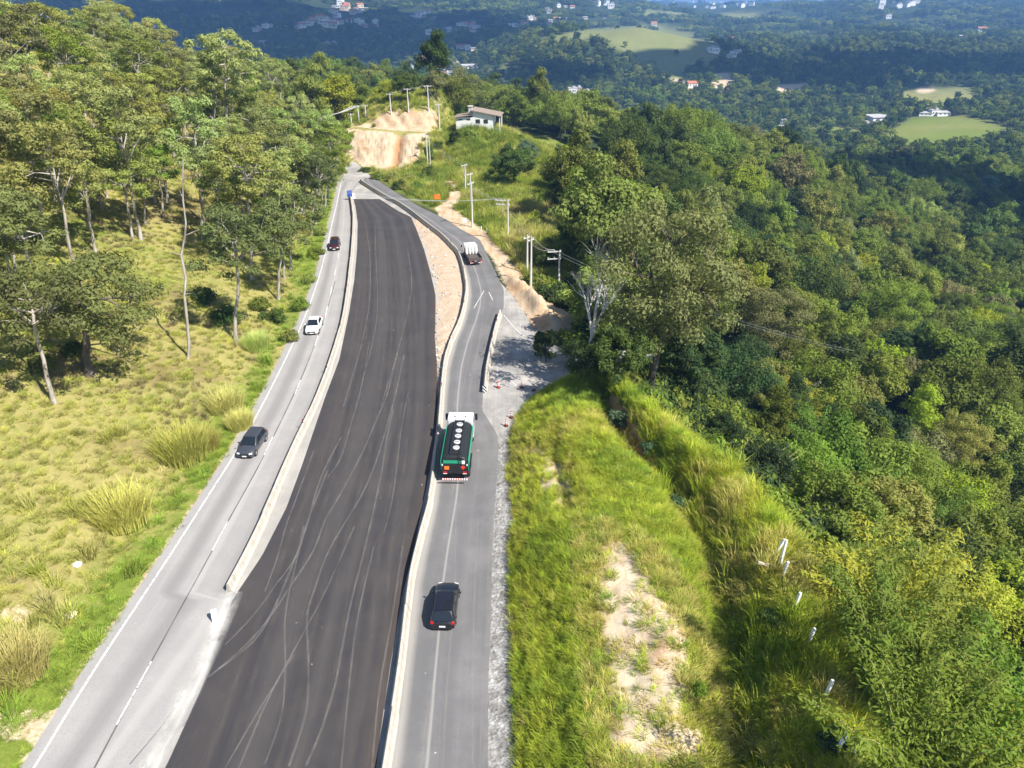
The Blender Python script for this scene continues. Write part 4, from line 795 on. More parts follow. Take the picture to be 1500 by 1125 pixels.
# ------------------------------------------------------------------ named plants right of the road
put_px('broadleaf_tree', TALL[0], 950, 592, 0, 1.05, (.215, .225, .085), 'biggest olive-brown tree with leaning pale trunk on the end of the grassy bank', rz=.4, tilt=(.0, .05), sz=1.16)
put_px('bare_tree', (BARE[3],), 856, 548, 0, 1.1, (.5, .5, .5), 'leafless white-barked tree leaning right beside the big olive-brown tree', names=('trunk',), tilt=(0, .14), rz=.3)
put_px('bare_tree', (BARE[1],), 910, 470, 2, 1.0, (.5, .5, .5), 'low leafless tree with pale twigs between the white-barked and olive-brown trees', names=('trunk',), tilt=(0, .1))
for px, py, hv, s, c, l in ((1102,470,5,.98,C_['yellow'],'columnar yellow-green tree right of the biggest olive-brown tree'),):
    put_px('broadleaf_tree', TALL[1], px, py, hv, s, c, l)
SPECIAL = [
 (850,552,.5,.42,'deep','small dark tree overhanging the side road mouth',3),(884,552,.5,.40,'deep','dark bushy tree at the corner of the side road below the white-barked tree',0),(900,548,1,.6,'dark','dark low tree under the biggest olive-brown tree',1),(858,450,3,.7,'dark','dark green tree above the bare soil cutting beside the side road',5),(800,392,1,.42,'dark','dark round bush tree at the foot of the twin poles',4),(880,430,3,.8,'dark','dark tree behind the white-barked leafless tree',0),(800,520,1,.36,'deep','sparse small tree on the edge of the side road',2),
 (752,262,2,.95,'dark','large dark rounded tree on the grass slope below the white house',1),(770,228,2,.62,'teal','grey-blue rounded tree on the slope right of the white house',4),(820,262,2,.70,'lime','bright lime-green bushy tree above the tall grass, left one of two',3),(868,272,2,.74,'lime','bright lime-green bushy tree above the tall grass, right one of two',1),
 (1250,378,5,.5,'orange','tree covered in orange flowers in the middle of the green forest',4),(1292,362,6,.30,'orange','small orange flowered top behind the larger orange flowered tree',4),(1186,388,5,.42,'silver','silver-grey leaved treetop left of the orange flowered tree',4),(1222,428,5,.40,'silver','small silver-leaved treetop below the orange flowered tree',4),(1165,308,5,.5,'silver','silver-leaved treetop on the ridge above the orange flowered tree',3),
 (1388,450,5,1.25,'brown','large pale brown thin-leaved tree at the right of the forest',1),(1455,470,5,1.1,'khaki','grey-brown tree right of the large pale brown one',2),(1440,1085,7,.9,'yellow','yellow-olive treetop in the bottom right corner',3),(1330,560,6,1.0,'khaki','khaki tree with pale twigs in the middle right forest',0),
 (668,214,0,.34,'dark','dark shrubby tree just below the white house',2),(690,142,0,.8,'olive','olive tree standing behind the roof of the white house',2),(712,150,0,.8,'mid','green tree right behind the white house',0),(600,150,0,.75,'dark','dark rounded tree behind the flat top of the soil cut',1),(568,150,0,.55,'yellow','yellowish tree at the left end behind the soil cut',3),(640,150,0,.7,'khaki','khaki tree behind the soil cut beside the poles',0)]
for px, py, hv, s, c, l, v in SPECIAL: put_px('broadleaf_tree', BROAD[v], px, py, hv, s, C_[c], l)
BB = [(1310,830,9,1.0,'bamy','yellow arching bamboo plume in the right ravine, left of two'),(1425,880,9,1.1,'bamy','yellow bamboo mass in the right ravine, right of two'),(1165,600,7,.95,'bamg','bamboo clump with bare leaning canes at the edge of the grassy bank'),(1200,640,8,1.0,'bamg','feathery bamboo clump behind the bare leaning canes'),(1270,700,9,1.0,'bamg','tall feathery bamboo clump above the yellow plume'),(1180,590,8,.9,'bamy','yellow-tipped bamboo clump at the left of the ravine'),(1290,775,9,.9,'bamg','green bamboo clump in the ravine left of the yellow plume'),(1370,720,9,1.0,'bamg','green bamboo clump between the two yellow ones and the forest'),(1350,950,9,.95,'green','fresh green bamboo clump low in the ravine below the yellow plume'),(1390,1000,9,1.0,'bamg','green bamboo clump under the yellow bamboo mass'),(1460,740,9,1.0,'mid','green bamboo clump at the right edge above the yellow mass'),(1315,905,9,.8,'green','bamboo clump nearest the middle fence posts'),(1370,1060,9,.9,'green','leafy dark clump at the bottom of the ravine'),(1480,980,9,1.0,'bamg','bamboo clump at the lower right edge'),(1420,640,8,1.0,'bamg','light green bamboo clump at the right forest edge')]
for i, (px, py, hv, s, c, l) in enumerate(BB): put_px('bamboo_clump', BAM[i % 3], px, py, hv * .8, s * .78, jit(C_[c], .05), l, names=('canes', 'foliage'), cat='bamboo')

# ------------------------------------------------------------------ forest on the right and beyond
NAMED = len(TREES)
def soft_free(cells, x, y, r):
    k = 8.0; ix, iy = int(math.floor(x / k)), int(math.floor(y / k))
    for i in (ix - 1, ix, ix + 1):
        for j in (iy - 1, iy, iy + 1):
            for a, b, c in cells.get((i, j), ()):
                if (a - x) ** 2 + (b - y) ** 2 < (r + c) ** 2: return False
    return True
cells = {}
for a, b, c in PLACED: cells.setdefault((int(math.floor(a / 8)), int(math.floor(b / 8))), []).append((a, b, min(c if c < 4 else 3, 3.0) * 1.2))
rf = np.random.default_rng(21); n = 42000
Yc = np.exp(rf.uniform(math.log(14), math.log(560), n)); Ac = rf.uniform(-.85, 1.15, n); Xc = Ac * Yc; Zc = terr(Xc, Yc); pxc, pyc = proj(Xc, Yc, Zc); dc = poly_dist(Xc, Yc, corr)
ec = np.interp(Yc, EY, EX) - Xc; rs = Xc > np.interp(Yc, [0, 60, 90, 187, 200], [0, 0, -2, -45, -46])
ok = (dc > 3.0) & ((Yc > 218) | rs) & ~((Yc < 78) & (ec > np.interp(Yc, [46, 58, 78], [-13, -6, -3]))) & ~((Yc > 74) & (Yc < 82) & (Xc < 15))
exc = np.zeros(n, bool)
for P in MIDG + DIRT[:3] + FIELD: exc |= in_poly(pxc, pyc, np.array(P, float))
house_c = atY(695, 184, 204); exc |= ((Xc - house_c[0]) ** 2 + (Yc - house_c[1]) ** 2 < 100)
exc |= in_poly(pxc, pyc, np.array([(745,395),(800,385),(860,440),(870,530),(800,540),(745,430)], float))
exc |= (Yc > 184) & (Yc < 232) & (Xc > -58) & (Xc < 3)
exc |= (Yc > 120) & (Yc < 219) & (Xc < -14)
ok &= ~exc
order = np.argsort(Yc); FOREST = []; SIZE = []
for i in order:
    if not ok[i]: continue
    Y = Yc[i]; r = rf.uniform(2.8, 4.9) * (1.0 if Y < 260 else 1.15)
    if not soft_free(cells, Xc[i], Y, r): continue
    cells.setdefault((int(math.floor(Xc[i] / 8)), int(math.floor(Y / 8))), []).append((Xc[i], Y, r)); FOREST.append((Xc[i], Y, Zc[i], r, pxc[i], pyc[i], dc[i]))
zone_n = fbm(np.array([f[0] for f in FOREST]) / 28, np.array([f[1] for f in FOREST]) / 28, 91)
PAL = [('dark', .25), ('mid', .30), ('green', .24), ('olive', .06), ('deep', .06), ('lime', .05), ('khaki', .03), ('teal', .01)]
INDIV = 0; rest = []
for (x, y, z, r, px, py, d), zn in zip(FOREST, zone_n):
    u = random.random() + zn * .9; acc = 0; key = 'mid'
    for k, p in PAL:
        acc += p
        if u < acc: key = k; break
    else: key = random.choice(('lime', 'lime', 'olive', 'khaki', 'green'))
    if y > 250 and key in ('lime', 'yellow'): key = 'mid'
    if y < 80 and random.random() < .55: key = random.choice(('bamg', 'green', 'lime', 'mid', 'bamg', 'bamg', 'green'))
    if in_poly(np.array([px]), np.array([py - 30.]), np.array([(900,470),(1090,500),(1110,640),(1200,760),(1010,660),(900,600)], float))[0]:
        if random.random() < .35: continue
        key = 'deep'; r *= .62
    inview = -60 < px < 1600 and -40 < py < 1330
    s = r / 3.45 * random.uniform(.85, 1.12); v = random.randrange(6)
    if x < 46 and y < 60 and x > 10: s = min(s, max(.3, (1.0 - z) / 13.0))
    if x > 18 and y < 52 and random.random() < .45 and inview and r > 3.2:
        o = put('bamboo_clump', BAM[random.randrange(3)], x, y, .62 * s, jit(C_[random.choice(('bamg', 'bamg', 'lime', 'green', 'mid'))]), z=z, names=('canes', 'foliage'), cat='bamboo'); continue
    if inview and INDIV < 285 and y < 400:
        if d < 9 and y > 84 and x < 30: s *= .6
        if random.random() < .055:
            put('bare_tree', (BARE[random.choice((0, 1))],), x, y, s * .8, (.5, .5, .5), z=z, names=('trunk',)); continue
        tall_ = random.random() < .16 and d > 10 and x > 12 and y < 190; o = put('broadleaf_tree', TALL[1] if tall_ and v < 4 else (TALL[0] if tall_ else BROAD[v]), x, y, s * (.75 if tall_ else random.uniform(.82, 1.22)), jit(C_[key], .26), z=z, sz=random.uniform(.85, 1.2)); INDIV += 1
    else: rest.append((x, y, z, s, v, key))
keys = [k for k, _ in PAL] + ['yellow']
FULL = [join2('wood_tree', a, b) for a, b in BROAD]
def quick_rot(n, tilt=.05):
    return np.stack([rng.normal(0, tilt, n), rng.normal(0, tilt, n), rng.uniform(0, 6.283, n)], 1)
def wood(name, pts, scl, meshes, colkeys, pick=None, cols=None):
    n = len(pts); wh = rng.integers(0, len(meshes), n) if pick is None else pick
    if cols is None:
        pal = np.array([COLS[k] for k in colkeys]); zn = fbm(pts[:, 0] / 60, pts[:, 1] / 60, 555) * 3.2 + rng.normal(0, .9, n); cols = pal[np.clip(((zn + 1.5) / 3 * len(pal)).astype(int), 0, len(pal) - 1)]
    cols = cols * rng.uniform(.8, 1.2, (n, 1)) * rng.uniform(.94, 1.06, (n, 3)); sc = np.asarray(scl)[:, None] * np.stack([np.ones(n), np.ones(n), rng.uniform(.8, 1.2, n)], 1); return scatter(name, pts, quick_rot(n), sc, wh, meshes, cols)
wood('forest_beyond', np.array([r[:3] for r in rest]), [r[3] for r in rest], FULL, None, np.array([r[4] for r in rest]), np.array([COLS[r[5]] for r in rest]))

def far_points(y0, y1, spacing, seed, amax=1.15):
    r = np.random.default_rng(seed); area = amax * 1.0 * (y1 ** 2 - y0 ** 2); n = int(area / spacing ** 2); Y = np.sqrt(r.uniform(y0 ** 2, y1 ** 2, n)); X = r.uniform(-amax, amax, n) * Y
    Z = terr(X, Y); px, py = proj(X, Y, Z); bad = np.zeros(n, bool)
    for Pl in FIELD + DIRT[-4:]: bad |= in_poly(px + r.normal(0, 2.5, n), py + r.normal(0, 1.2, n), np.array(Pl, float))
    for hx_, hy_ in HXY: bad |= (np.abs(px - hx_) < 9) & (py - hy_ > -2) & (py - hy_ < 10)
    thin = fbm(X / (spacing * 14), Y / (spacing * 14), seed) < -.17
    k = ~bad & ~thin | (r.random(n) < .015); return X[k], Y[k], Z[k], r
X, Y, Z, r = far_points(545, 1000, 9.0, 401); wood('valley_forest', np.stack([X, Y, Z - .5], 1), r.uniform(.65, 1.15, len(X)), FARTREE, ('dark', 'mid', 'deep', 'green'))
X, Y, Z, r = far_points(1000, 1900, 12.5, 402); wood('hill_forest', np.stack([X, Y, Z - .5], 1), r.uniform(.75, 1.4, len(X)), FARTREE, ('dark', 'deep', 'mid'))
X, Y, Z, r = far_points(1900, 4200, 34, 403, 1.0); wood('far_hill_forest', np.stack([X, Y, Z - 1], 1), r.uniform(.8, 1.5, len(X)), PATCH, ('dark', 'deep', 'mid'))
X, Y, Z, r = far_points(4200, 7500, 75, 404, .9); wood('ridge_forest', np.stack([X, Y, Z - 1], 1), r.uniform(.9, 1.5, len(X)), PATCH, ('dark', 'deep', 'mid'))
UNDER = [setm(shrub(231 + i, 1.5, 1.1, 12, 70, .42)[1], m_leaf_s) for i in range(3)]
def under_test(X, Y, r):
    d = poly_dist(X, Y, corr); e = np.interp(Y, EY, EX) - X; px, py = proj(X, Y, terr(X, Y)); m = np.zeros(len(X), bool)
    for Pl in MIDG + DIRT[:3]: m |= in_poly(px, py, np.array(Pl, float))
    return ~m & (d > 1.5) & ((Y > 76) | (e < -1.2)) & (X > np.interp(Y, [60, 90, 187], [0, 1, -30]))
def under_pts(seed):
    r = np.random.default_rng(seed); n = 26000; Y = np.exp(r.uniform(math.log(16), math.log(170), n)); X = r.uniform(-10, 75, n) * np.maximum(1, Y / 80); k = under_test(X, Y, r); X, Y = X[k], Y[k]; Z = terr(X, Y); px, py = proj(X, Y, Z); k = (px < 1620) & (py < 1250); return np.stack([X[k], Y[k], Z[k] - .1], 1), r
Pu, r = under_pts(601); wood('undergrowth', Pu, r.uniform(.6, 1.4, len(Pu)), UNDER, ('deep', 'dark', 'deep', 'mid', 'green'))
# scrub on the open grass slope and at the wood edge
for P_, num, kind2 in ((MIDG[0], 46, 0),):
    Pn = np.array(P_, float); k = 0
    while k < num:
        px, py = random.uniform(600, 945), random.uniform(183, 425)
        if not in_poly(np.array([px]), np.array([py]), Pn)[0]: continue
        p = on_ray(px, py)
        if poly_dist(np.array([p[0]]), np.array([p[1]]), corr)[0] < 6 or (p[1] < 150 and p[0] < 4 and random.random() < .6): k += 1; continue
        put('shrub', SHRUB[random.randrange(3)], p[0], p[1], random.uniform(.5, 1.15), jit(C_[random.choice(('green', 'olive', 'dark', 'lime'))], .2), names=('stems', 'foliage'), cat='shrub'); k += 1
for px, py, s, c, l in ((908,620,1.0,(.13,.20,.115),'blue-green feathery sapling at the top end of the red earth cut'),(985,745,.85,(.10,.17,.09),'blue-green feathery sapling beside the shaded trough of the bank'),(950,660,.7,(.09,.15,.08),'small feathery sapling halfway along the red earth cut'),(1160,755,.8,(.17,.25,.05),'light green sapling at the ravine edge above the fallen fence posts'),(1020,1015,.45,(.19,.29,.03),'bright green bushy seedling on the bare patch of the bank'),(1225,1095,.7,(.10,.16,.08),'feathery sapling by the lowest fence post'),(1130,910,.6,(.13,.2,.05),'green sapling on the bank between two fence posts')):
    put_px('sapling', FEATHER[0], px, py, 0, s, c, l, names=('stems', 'foliage'), cat='sapling')

# ------------------------------------------------------------------ grass cover
TUFT = [setm(blade_mesh('tuft', 220 + i, 80, .42, .34, .032, .8, 3, .5), m_blade_s) for i in range(3)]
REED = [setm(blade_mesh('reed', 226 + i, 60, 1.15, .45, .045, .5, 3, .4), m_blade_s) for i in range(2)]
def grass(name, x0, x1, y0, y1, dens, test, meshes, colsel, smin, smax, seed):
    r = np.random.default_rng(seed); n = int((x1 - x0) * (y1 - y0) * dens); X = r.uniform(x0, x1, n); Y = r.uniform(y0, y1, n); k = test(X, Y, r); X, Y = X[k], Y[k]
    Z = terr(X, Y); px, py = proj(X, Y, Z); k = (px > -60) & (px < 1560) & (py > -20) & (py < 1220); X, Y, Z = X[k], Y[k], Z[k]; n = len(X)
    ci = colsel[1](X, Y, px[k], py[k], r); wh = r.integers(0, len(meshes), n); s = r.uniform(smin, smax, n); cs = np.array(colsel[0])[ci] * r.uniform(.85, 1.15, (n, 1))
    rot = np.stack([r.normal(0, .12, n), r.normal(0, .12, n), r.uniform(0, 6.28, n)], 1); scatter(name, np.stack([X, Y, Z], 1), rot, np.stack([s, s, s * r.uniform(.8, 1.3, n)], 1), wh, meshes, cs)
def bank_test(X, Y, r):
    d = poly_dist(X, Y, corr); e = np.interp(Y, EY, EX) - X; px, py = proj(X, Y, terr(X, Y)); bare = np.zeros(len(X), bool)
    jx, jy = px + r.normal(0, 11, len(X)), py + 8 + r.normal(0, 12, len(X))
    for Pl in DIRT[3:8]: bare |= in_poly(jx, jy, np.array(Pl, float))
    return (d > .25) & (X > -.2) & (Y < 76) & (e > -6) & (~bare | (r.random(len(X)) < .09))
GC = [(.36, .45, .04), (.48, .52, .06), (.60, .55, .17), (.23, .34, .04), (.52, .47, .13)]
def bank_col(X, Y, px, py, r):
    e = np.interp(Y, EY, EX) - X; v = fbm(X / 5, Y / 5, 61) * 2.2 + r.normal(0, .28, len(X)) + .25 * (e < 7) * (Y < 45); base = np.where(v < -.35, 3, np.where(v < .12, 0, np.where(v < .5, 1, np.where(v < .8, 4, 2)))); ring = in_poly(px, py, np.array([(840,760),(940,770),(1010,860),(1060,1000),(1060,1140),(870,1140),(850,950)], float)); return np.where(ring & (r.random(len(X)) < .6), np.where(r.random(len(X)) < .5, 2, 4), base)
grass('bank_grass', -.5, 27, 14, 76, 15, bank_test, TUFT, (GC, bank_col), .6, 1.25, 501)
grass('bank_reeds', 9, 27, 14, 64, 1.6, lambda X, Y, r: bank_test(X, Y, r) & (np.interp(Y, EY, EX) - X < 6), REED, (GC, bank_col), .6, 1.3, 502)
def left_test(X, Y, r):
    d = poly_dist(X, Y, corr); return (d > .15) & (X < lx(Y)) & (r.random(len(X)) < np.interp(Y, [20, 60, 110, 200], [1, .9, .5, .3]))
LC = [(.42, .42, .11), (.34, .385, .075), (.50, .45, .19), (.26, .37, .05), (.27, .225, .11), (.46, .48, .09)]
def left_col(X, Y, px, py, r):
    d = poly_dist(X, Y, corr); v = fbm(X / 9, Y / 9, 62) * 2.6 + r.normal(0, .25, len(X)); q = r.random(len(X)); base = np.where(v < -.28, 4, np.where(v < -.1, 1, np.where(v < .25, np.where(q < .5, 0, 5), np.where(v < .6, 0, 2)))); return np.where(d < 4.5 - 3 * q, 3, base)
grass('slope_grass', -125, -22, 20, 200, 2.6, left_test, TUFT, (LC, left_col), .55, 1.2, 503)
grass('slope_reeds', -120, -22, 24, 200, .08, lambda X, Y, r: left_test(X, Y, r) & (fbm(X / 9, Y / 9, 66) > .02), REED, (LC, left_col), .8, 1.5, 504)
def mid_test(X, Y, r):
    px, py = proj(X, Y, terr(X, Y)); d = poly_dist(X, Y, corr); m = in_poly(px + r.normal(0, 5, len(X)), py + r.normal(0, 5, len(X)), np.array(MIDG[0], float))
    for Pl in DIRT[1:3]: m &= ~in_poly(px, py, np.array(Pl, float))
    return m & (d > 2.0)
MC = [(.28, .34, .05), (.40, .42, .08), (.20, .28, .045), (.46, .40, .15), (.52, .50, .16)]
def mid_col(X, Y, px, py, r):
    v = fbm(X / 10, Y / 10, 63) * 2.4 + r.normal(0, .3, len(X)) + .5 * in_poly(px, py, np.array([(745,290),(850,300),(860,360),(740,400)], float)); return np.where(v < -.3, 2, np.where(v < .1, 0, np.where(v < .5, 1, np.where(v < .75, 4, 3))))
grass('roadside_tall_grass', -40, 42, 86, 214, 1.5, mid_test, REED, (MC, mid_col), .8, 1.7, 505)

def cut_test(X, Y, r):
    px, py = proj(X, Y, terr(X, Y)); d = poly_dist(X, Y, corr); return (d > 1.5) & ~in_poly(px + r.normal(0, 2, len(X)), py + r.normal(0, 2, len(X)), np.array(DIRT[0], float)) & ~((Y < 214) & in_poly(px, py, np.array(MIDG[0], float)))
grass('hilltop_grass', -62, 7, 178, 238, 1.1, cut_test, REED, (MC, mid_col), .6, 1.3, 506)
for px, py, s, c in ((552,262,.9,'green'),(575,266,1.1,'olive'),(600,268,1.2,'olive'),(625,262,1.0,'dark'),(612,280,1.1,'green'),(585,276,1.0,'dark'),(535,252,.7,'dark'),(640,215,.8,'dark'),(632,232,.9,'green'),(628,222,.7,'dark'),(512,210,.7,'olive'),(548,186,.5,'olive'),(660,196,.7,'dark'),(505,190,.8,'green'),(590,160,.5,'olive'),(650,158,.7,'green')):
    put_px('shrub', SHRUB[int(px) % 3], px, py, 0, s, jit(C_[c]), names=('stems', 'foliage'), cat='shrub')
# ------------------------------------------------------------------ built things
m_conc = NT('concrete'); t = m_conc; P = t.pos(); n1 = t.noise(P, 1.2, 6, .7); n2 = t.noise(t.mapv(P, (3, 3, .4)), 1.0, 5, .7)
cc = t.mix(n1, (.42, .39, .335), (.52, .485, .425)); cc = t.mix(t.ramp(n2, [(.46, 0), (.70, .85)]), cc, (.33, .28, .22)); sy = t.n('ShaderNodeSeparateXYZ'); t.l(P, sy.inputs[0]); jn = t.math('ABSOLUTE', t.math('SUBTRACT', t.math('FRACT', t.math('DIVIDE', sy.outputs[1], 4.0)), .5)); cc = t.mix(t.ramp(jn, [(.0, .0), (.016, 0)]), cc, (.12, .10, .085)); t.bsdf(cc, .9, 0, .2, n1, .4, .03); m_conc = t.m
m_pole = simple('pole_concrete', (.56, .54, .50), .85, .15, 1.5); m_wood = simple('weathered_wood', (.20, .15, .11), .85, .3, 4); m_ins = simple('porcelain', (.55, .52, .48), .35, .1); m_wire = simple('aluminium_wire', (.62, .62, .62), .45, .05, 1, .3)
m_white = simple('white_paint', (.80, .80, .79), .45, .04); m_black = simple('black_plastic', (.018, .018, .02), .5, .2); m_tyre = simple('tyre_rubber', (.022, .022, .022), .85, .2); m_rim = simple('rim_metal', (.42, .43, .44), .35, .1, 5, .8); m_red = simple('red_lamp', (.45, .015, .012), .25, .1, spec=.5); m_lampw = simple('clear_lamp', (.75, .76, .78), .15, .05, spec=.6); m_plate = simple('plate_white', (.78, .78, .76), .5, .03); m_orange = simple('sign_orange', (.85, .19, .02), .5, .08); m_blue = simple('sign_blue', (.03, .09, .38), .45, .08); m_redp = simple('cone_red', (.68, .05, .025), .5, .1); m_chrome = simple('bright_metal', (.6, .6, .6), .25, .05, 3, .9); m_steel = simple('dull_steel', (.22, .22, .22), .5, .2, 4, .5)
def paint(name, c, rough=.28):
    t = NT(name); n = t.noise(t.coord('Object'), 1.5, 4, .6); c = np.array(c); t.bsdf(t.mix(n, tuple(c * .85), tuple(c * 1.1)), t.math('ADD', rough, t.math('MULTIPLY', n, .1)), .0, .5, None, coat=.6); return t.m
def glass(name, c=(.012, .016, .02)):
    t = NT(name); t.bsdf(c, .06, 0, .6, coat=.5); return t.m
m_glass = glass('car_glass'); m_house_glass = glass('house_glass', (.03, .035, .04))
m_tile = NT('roof_tiles'); t = m_tile; P = t.coord('Object'); wv = t.n('ShaderNodeTexWave'); wv.inputs['Scale'].default_value = 2.2; wv.inputs['Distortion'].default_value = .6; t.l(P, wv.inputs['Vector']); n1 = t.noise(P, 1.1, 5, .7); cc = t.mix(n1, (.20, .15, .12), (.36, .29, .24)); t.bsdf(cc, .9, 0, .15, wv.outputs[0], .5, .06); m_tile = t.m
m_wall = simple('whitewashed_wall', (.76, .75, .72), .85, .08, .8); m_wallb = simple('bare_block_wall', (.42, .30, .24), .9, .2, .8); m_redroof = simple('red_roof_tiles', (.42, .16, .085), .9, .25, .8); m_greyroof = simple('grey_fibre_roof', (.40, .39, .38), .9, .2, .8); m_cream = simple('cream_wall', (.62, .54, .42), .9, .12, .8)

# --- concrete barriers
def sweep(pts, prof, name, mt):
    p = smoothline(pts, 4); tn = np.gradient(p, axis=0); tn /= np.linalg.norm(tn, axis=1)[:, None]; nm = np.stack([tn[:, 1], -tn[:, 0]], 1)
    rings = []
    for q, n_ in zip(p, nm): rings.append([(q[0] + n_[0] * a, q[1] + n_[1] * a, z) for a, z in prof])
    return MB().loft(rings).build(name, mt)
JP = [(-.30, .0), (-.30, .08), (-.17, .30), (-.09, .81), (-.06, .84), (.06, .84), (.09, .81), (.17, .30), (.30, .08), (.30, .0)]
def lift(P, z): return [(a * 1.0, b + z) for a, b in P]
def along(p, s):
    p = smoothline(p, 4); L = np.concatenate([[0], np.cumsum(np.linalg.norm(np.diff(p, axis=0), axis=1))]); q = np.array([np.interp(s, L, p[:, 0]), np.interp(s, L, p[:, 1])]); q2 = np.array([np.interp(s + .5, L, p[:, 0]), np.interp(s + .5, L, p[:, 1])]); d = q2 - q
    return q, math.atan2(d[1], d[0]), L[-1]
def barrier(pts, label, length=4.0):
    p = smoothline(pts, 4); L = np.concatenate([[0], np.cumsum(np.linalg.norm(np.diff(p, axis=0), axis=1))]); rb = random.Random(len(label)); root = thing('concrete_barrier', label, 'barrier', (p[0][0], p[0][1], 0)); n = max(1, int(L[-1] / length))
    for k in range(n):
        s = np.linspace(L[-1] * k / n + .012, L[-1] * (k + 1) / n - .012, 5); q = np.stack([np.interp(s, L, p[:, 0]), np.interp(s, L, p[:, 1])], 1); tn = np.gradient(q, axis=0); tn /= np.linalg.norm(tn, axis=1)[:, None]; nm = np.stack([tn[:, 1], -tn[:, 0]], 1); o1, o2, dz = rb.gauss(0, .018), rb.gauss(0, .018), rb.uniform(-.012, .008)
        rings = [[(c[0] + n_[0] * (a + o1 + (o2 - o1) * u) - p[0][0], c[1] + n_[1] * (a + o1 + (o2 - o1) * u) - p[0][1], z + .012 + (dz if z > .2 else 0)) for a, z in JP] for c, n_, u in zip(q, nm, np.linspace(0, 1, 5))]
        MB().loft(rings).build('segment', m_conc, root)
    return root
barrier(lb, 'long pale concrete barrier between the old left lanes and the new dark pavement')
mbl = np.concatenate([[(mb_[0][0] + .05, 8)], mb_[1:]])
barrier(mbl, 'long curving concrete barrier along the right edge of the new dark pavement')
ib = xy(wl([(733,462),(727,482),(720,510),(714,540),(710,575)]))
o = barrier(ib, 'short concrete barrier standing alone in the junction mouth')
m_stripe = NT('hazard_stripes'); t = m_stripe; wv = t.n('ShaderNodeTexWave'); wv.wave_type = 'BANDS'; wv.bands_direction = 'DIAGONAL'; wv.inputs['Scale'].default_value = 1.6; t.l(t.coord('Object'), wv.inputs['Vector']); t.bsdf(t.ramp(wv.outputs[0], [(.48, .02), (.52, .75)]), .6); m_stripe = t.m
e_ = ib[-1]; sp_ = MB().box((0, 0, .46), (.42, .03, .9)).build('hazard_panel', m_stripe, loc=(e_[0] - o.location.x, e_[1] - .12 - o.location.y, .01)); sp_.parent = o
k = 0
for pts, ss, nm in ((lb, (22, 34, 46, 60), 'on the left barrier'), (mbl, (51, 60, 72, 84, 98, 112), 'on the middle barrier'), (ib, (4, 9), 'on the short junction barrier')):
    for s in ss:
        q, a, L = along(pts, s)
        if s > L: continue
        r_ = thing('reflector_post', 'small dark reflector post %s %s' % (nm, ('nearest the camera', 'second from the near end', 'third from the near end', 'fourth from the near end', 'fifth from the near end', 'farthest along it')[ss.index(s)]), 'reflector post', (q[0], q[1], .852), a)
        MB().box((0, 0, .22), (.05, .06, .44)).build('stake', m_black, r_); MB().box((0, -.0, .36), (.02, .14, .12)).build('reflector', m_redp, r_)
# loose block of concrete and pale stones
b_ = at(316, 908); tag(MB().box((0, 0, .42), (.46, .36, .86), (.8, .8), R(25), R(-9)).build('concrete_block', m_white, bevel=.03, loc=(b_[0], b_[1], .02)), 'tilted white concrete block standing just past the near end of the left barrier', 'concrete block')
def rock(px, py, s, label, seed, mt, grp=None):
    p = on_ray(px, py); r = np.random.default_rng(seed); rings = []
    for j in range(1, 6):
        th = math.pi * j / 6; rings.append([(s * math.sin(th) * math.cos(f) * r.uniform(.75, 1.2), s * .8 * math.sin(th) * math.sin(f) * r.uniform(.75, 1.2), -s * .55 * math.cos(th) + s * .2) for f in np.arange(9) * 2 * math.pi / 9])
    o = MB().loft(rings).build('rock', mt, loc=tuple(p)); return tag(o, label, 'rock', grp)
m_rock = simple('pale_stone', (.62, .56, .48), .9, .2, 2); m_rockg = simple('grey_stone', (.34, .33, .32), .9, .25, 2)
rock(114, 828, .38, 'pale stone lying in the dry grass, larger of two', 1, m_rock); rock(104, 901, .42, 'pale stone lying in the dry grass, smaller and lower of two', 2, m_rock)
rock(667, 392, .42, 'grey boulder on the soil strip beside the middle barrier', 4, m_rockg); rock(668, 419, .2, 'small grey stone on the soil strip below the boulder', 5, m_rockg); rock(640, 424, .25, 'small grey stone at the left edge of the soil strip', 6, m_rockg)
rg = random.Random(3)
for i in range(70):
    py = rg.uniform(335, 560); dx_l = np.interp(py, [p[1] for p in D_RIGHT][::-1], [p[0] for p in D_RIGHT][::-1]); dx_r = np.interp(py, [p[1] for p in M_BAR][::-1], [p[0] for p in M_BAR][::-1]); u = rg.random() ** 1.5 * .8 + .06
    p = at(dx_l + (dx_r - dx_l) * u, py, .12); r = np.random.default_rng(i); s = rg.uniform(.08, .24)
    b = MB(); b.loft([[(s * math.sin(math.pi * j / 5) * math.cos(f) * r.uniform(.7, 1.2), s * math.sin(math.pi * j / 5) * math.sin(f) * r.uniform(.7, 1.2), -s * .6 * math.cos(math.pi * j / 5)) for f in np.arange(7) * .8976] for j in range(1, 5)])
    o = b.build('stone', m_rockg if rg.random() < .6 else m_rock, loc=tuple(p)); tag(o, 'small stone on the bare soil strip beside the middle barrier', 'stone', 'loose stones on the soil strip')

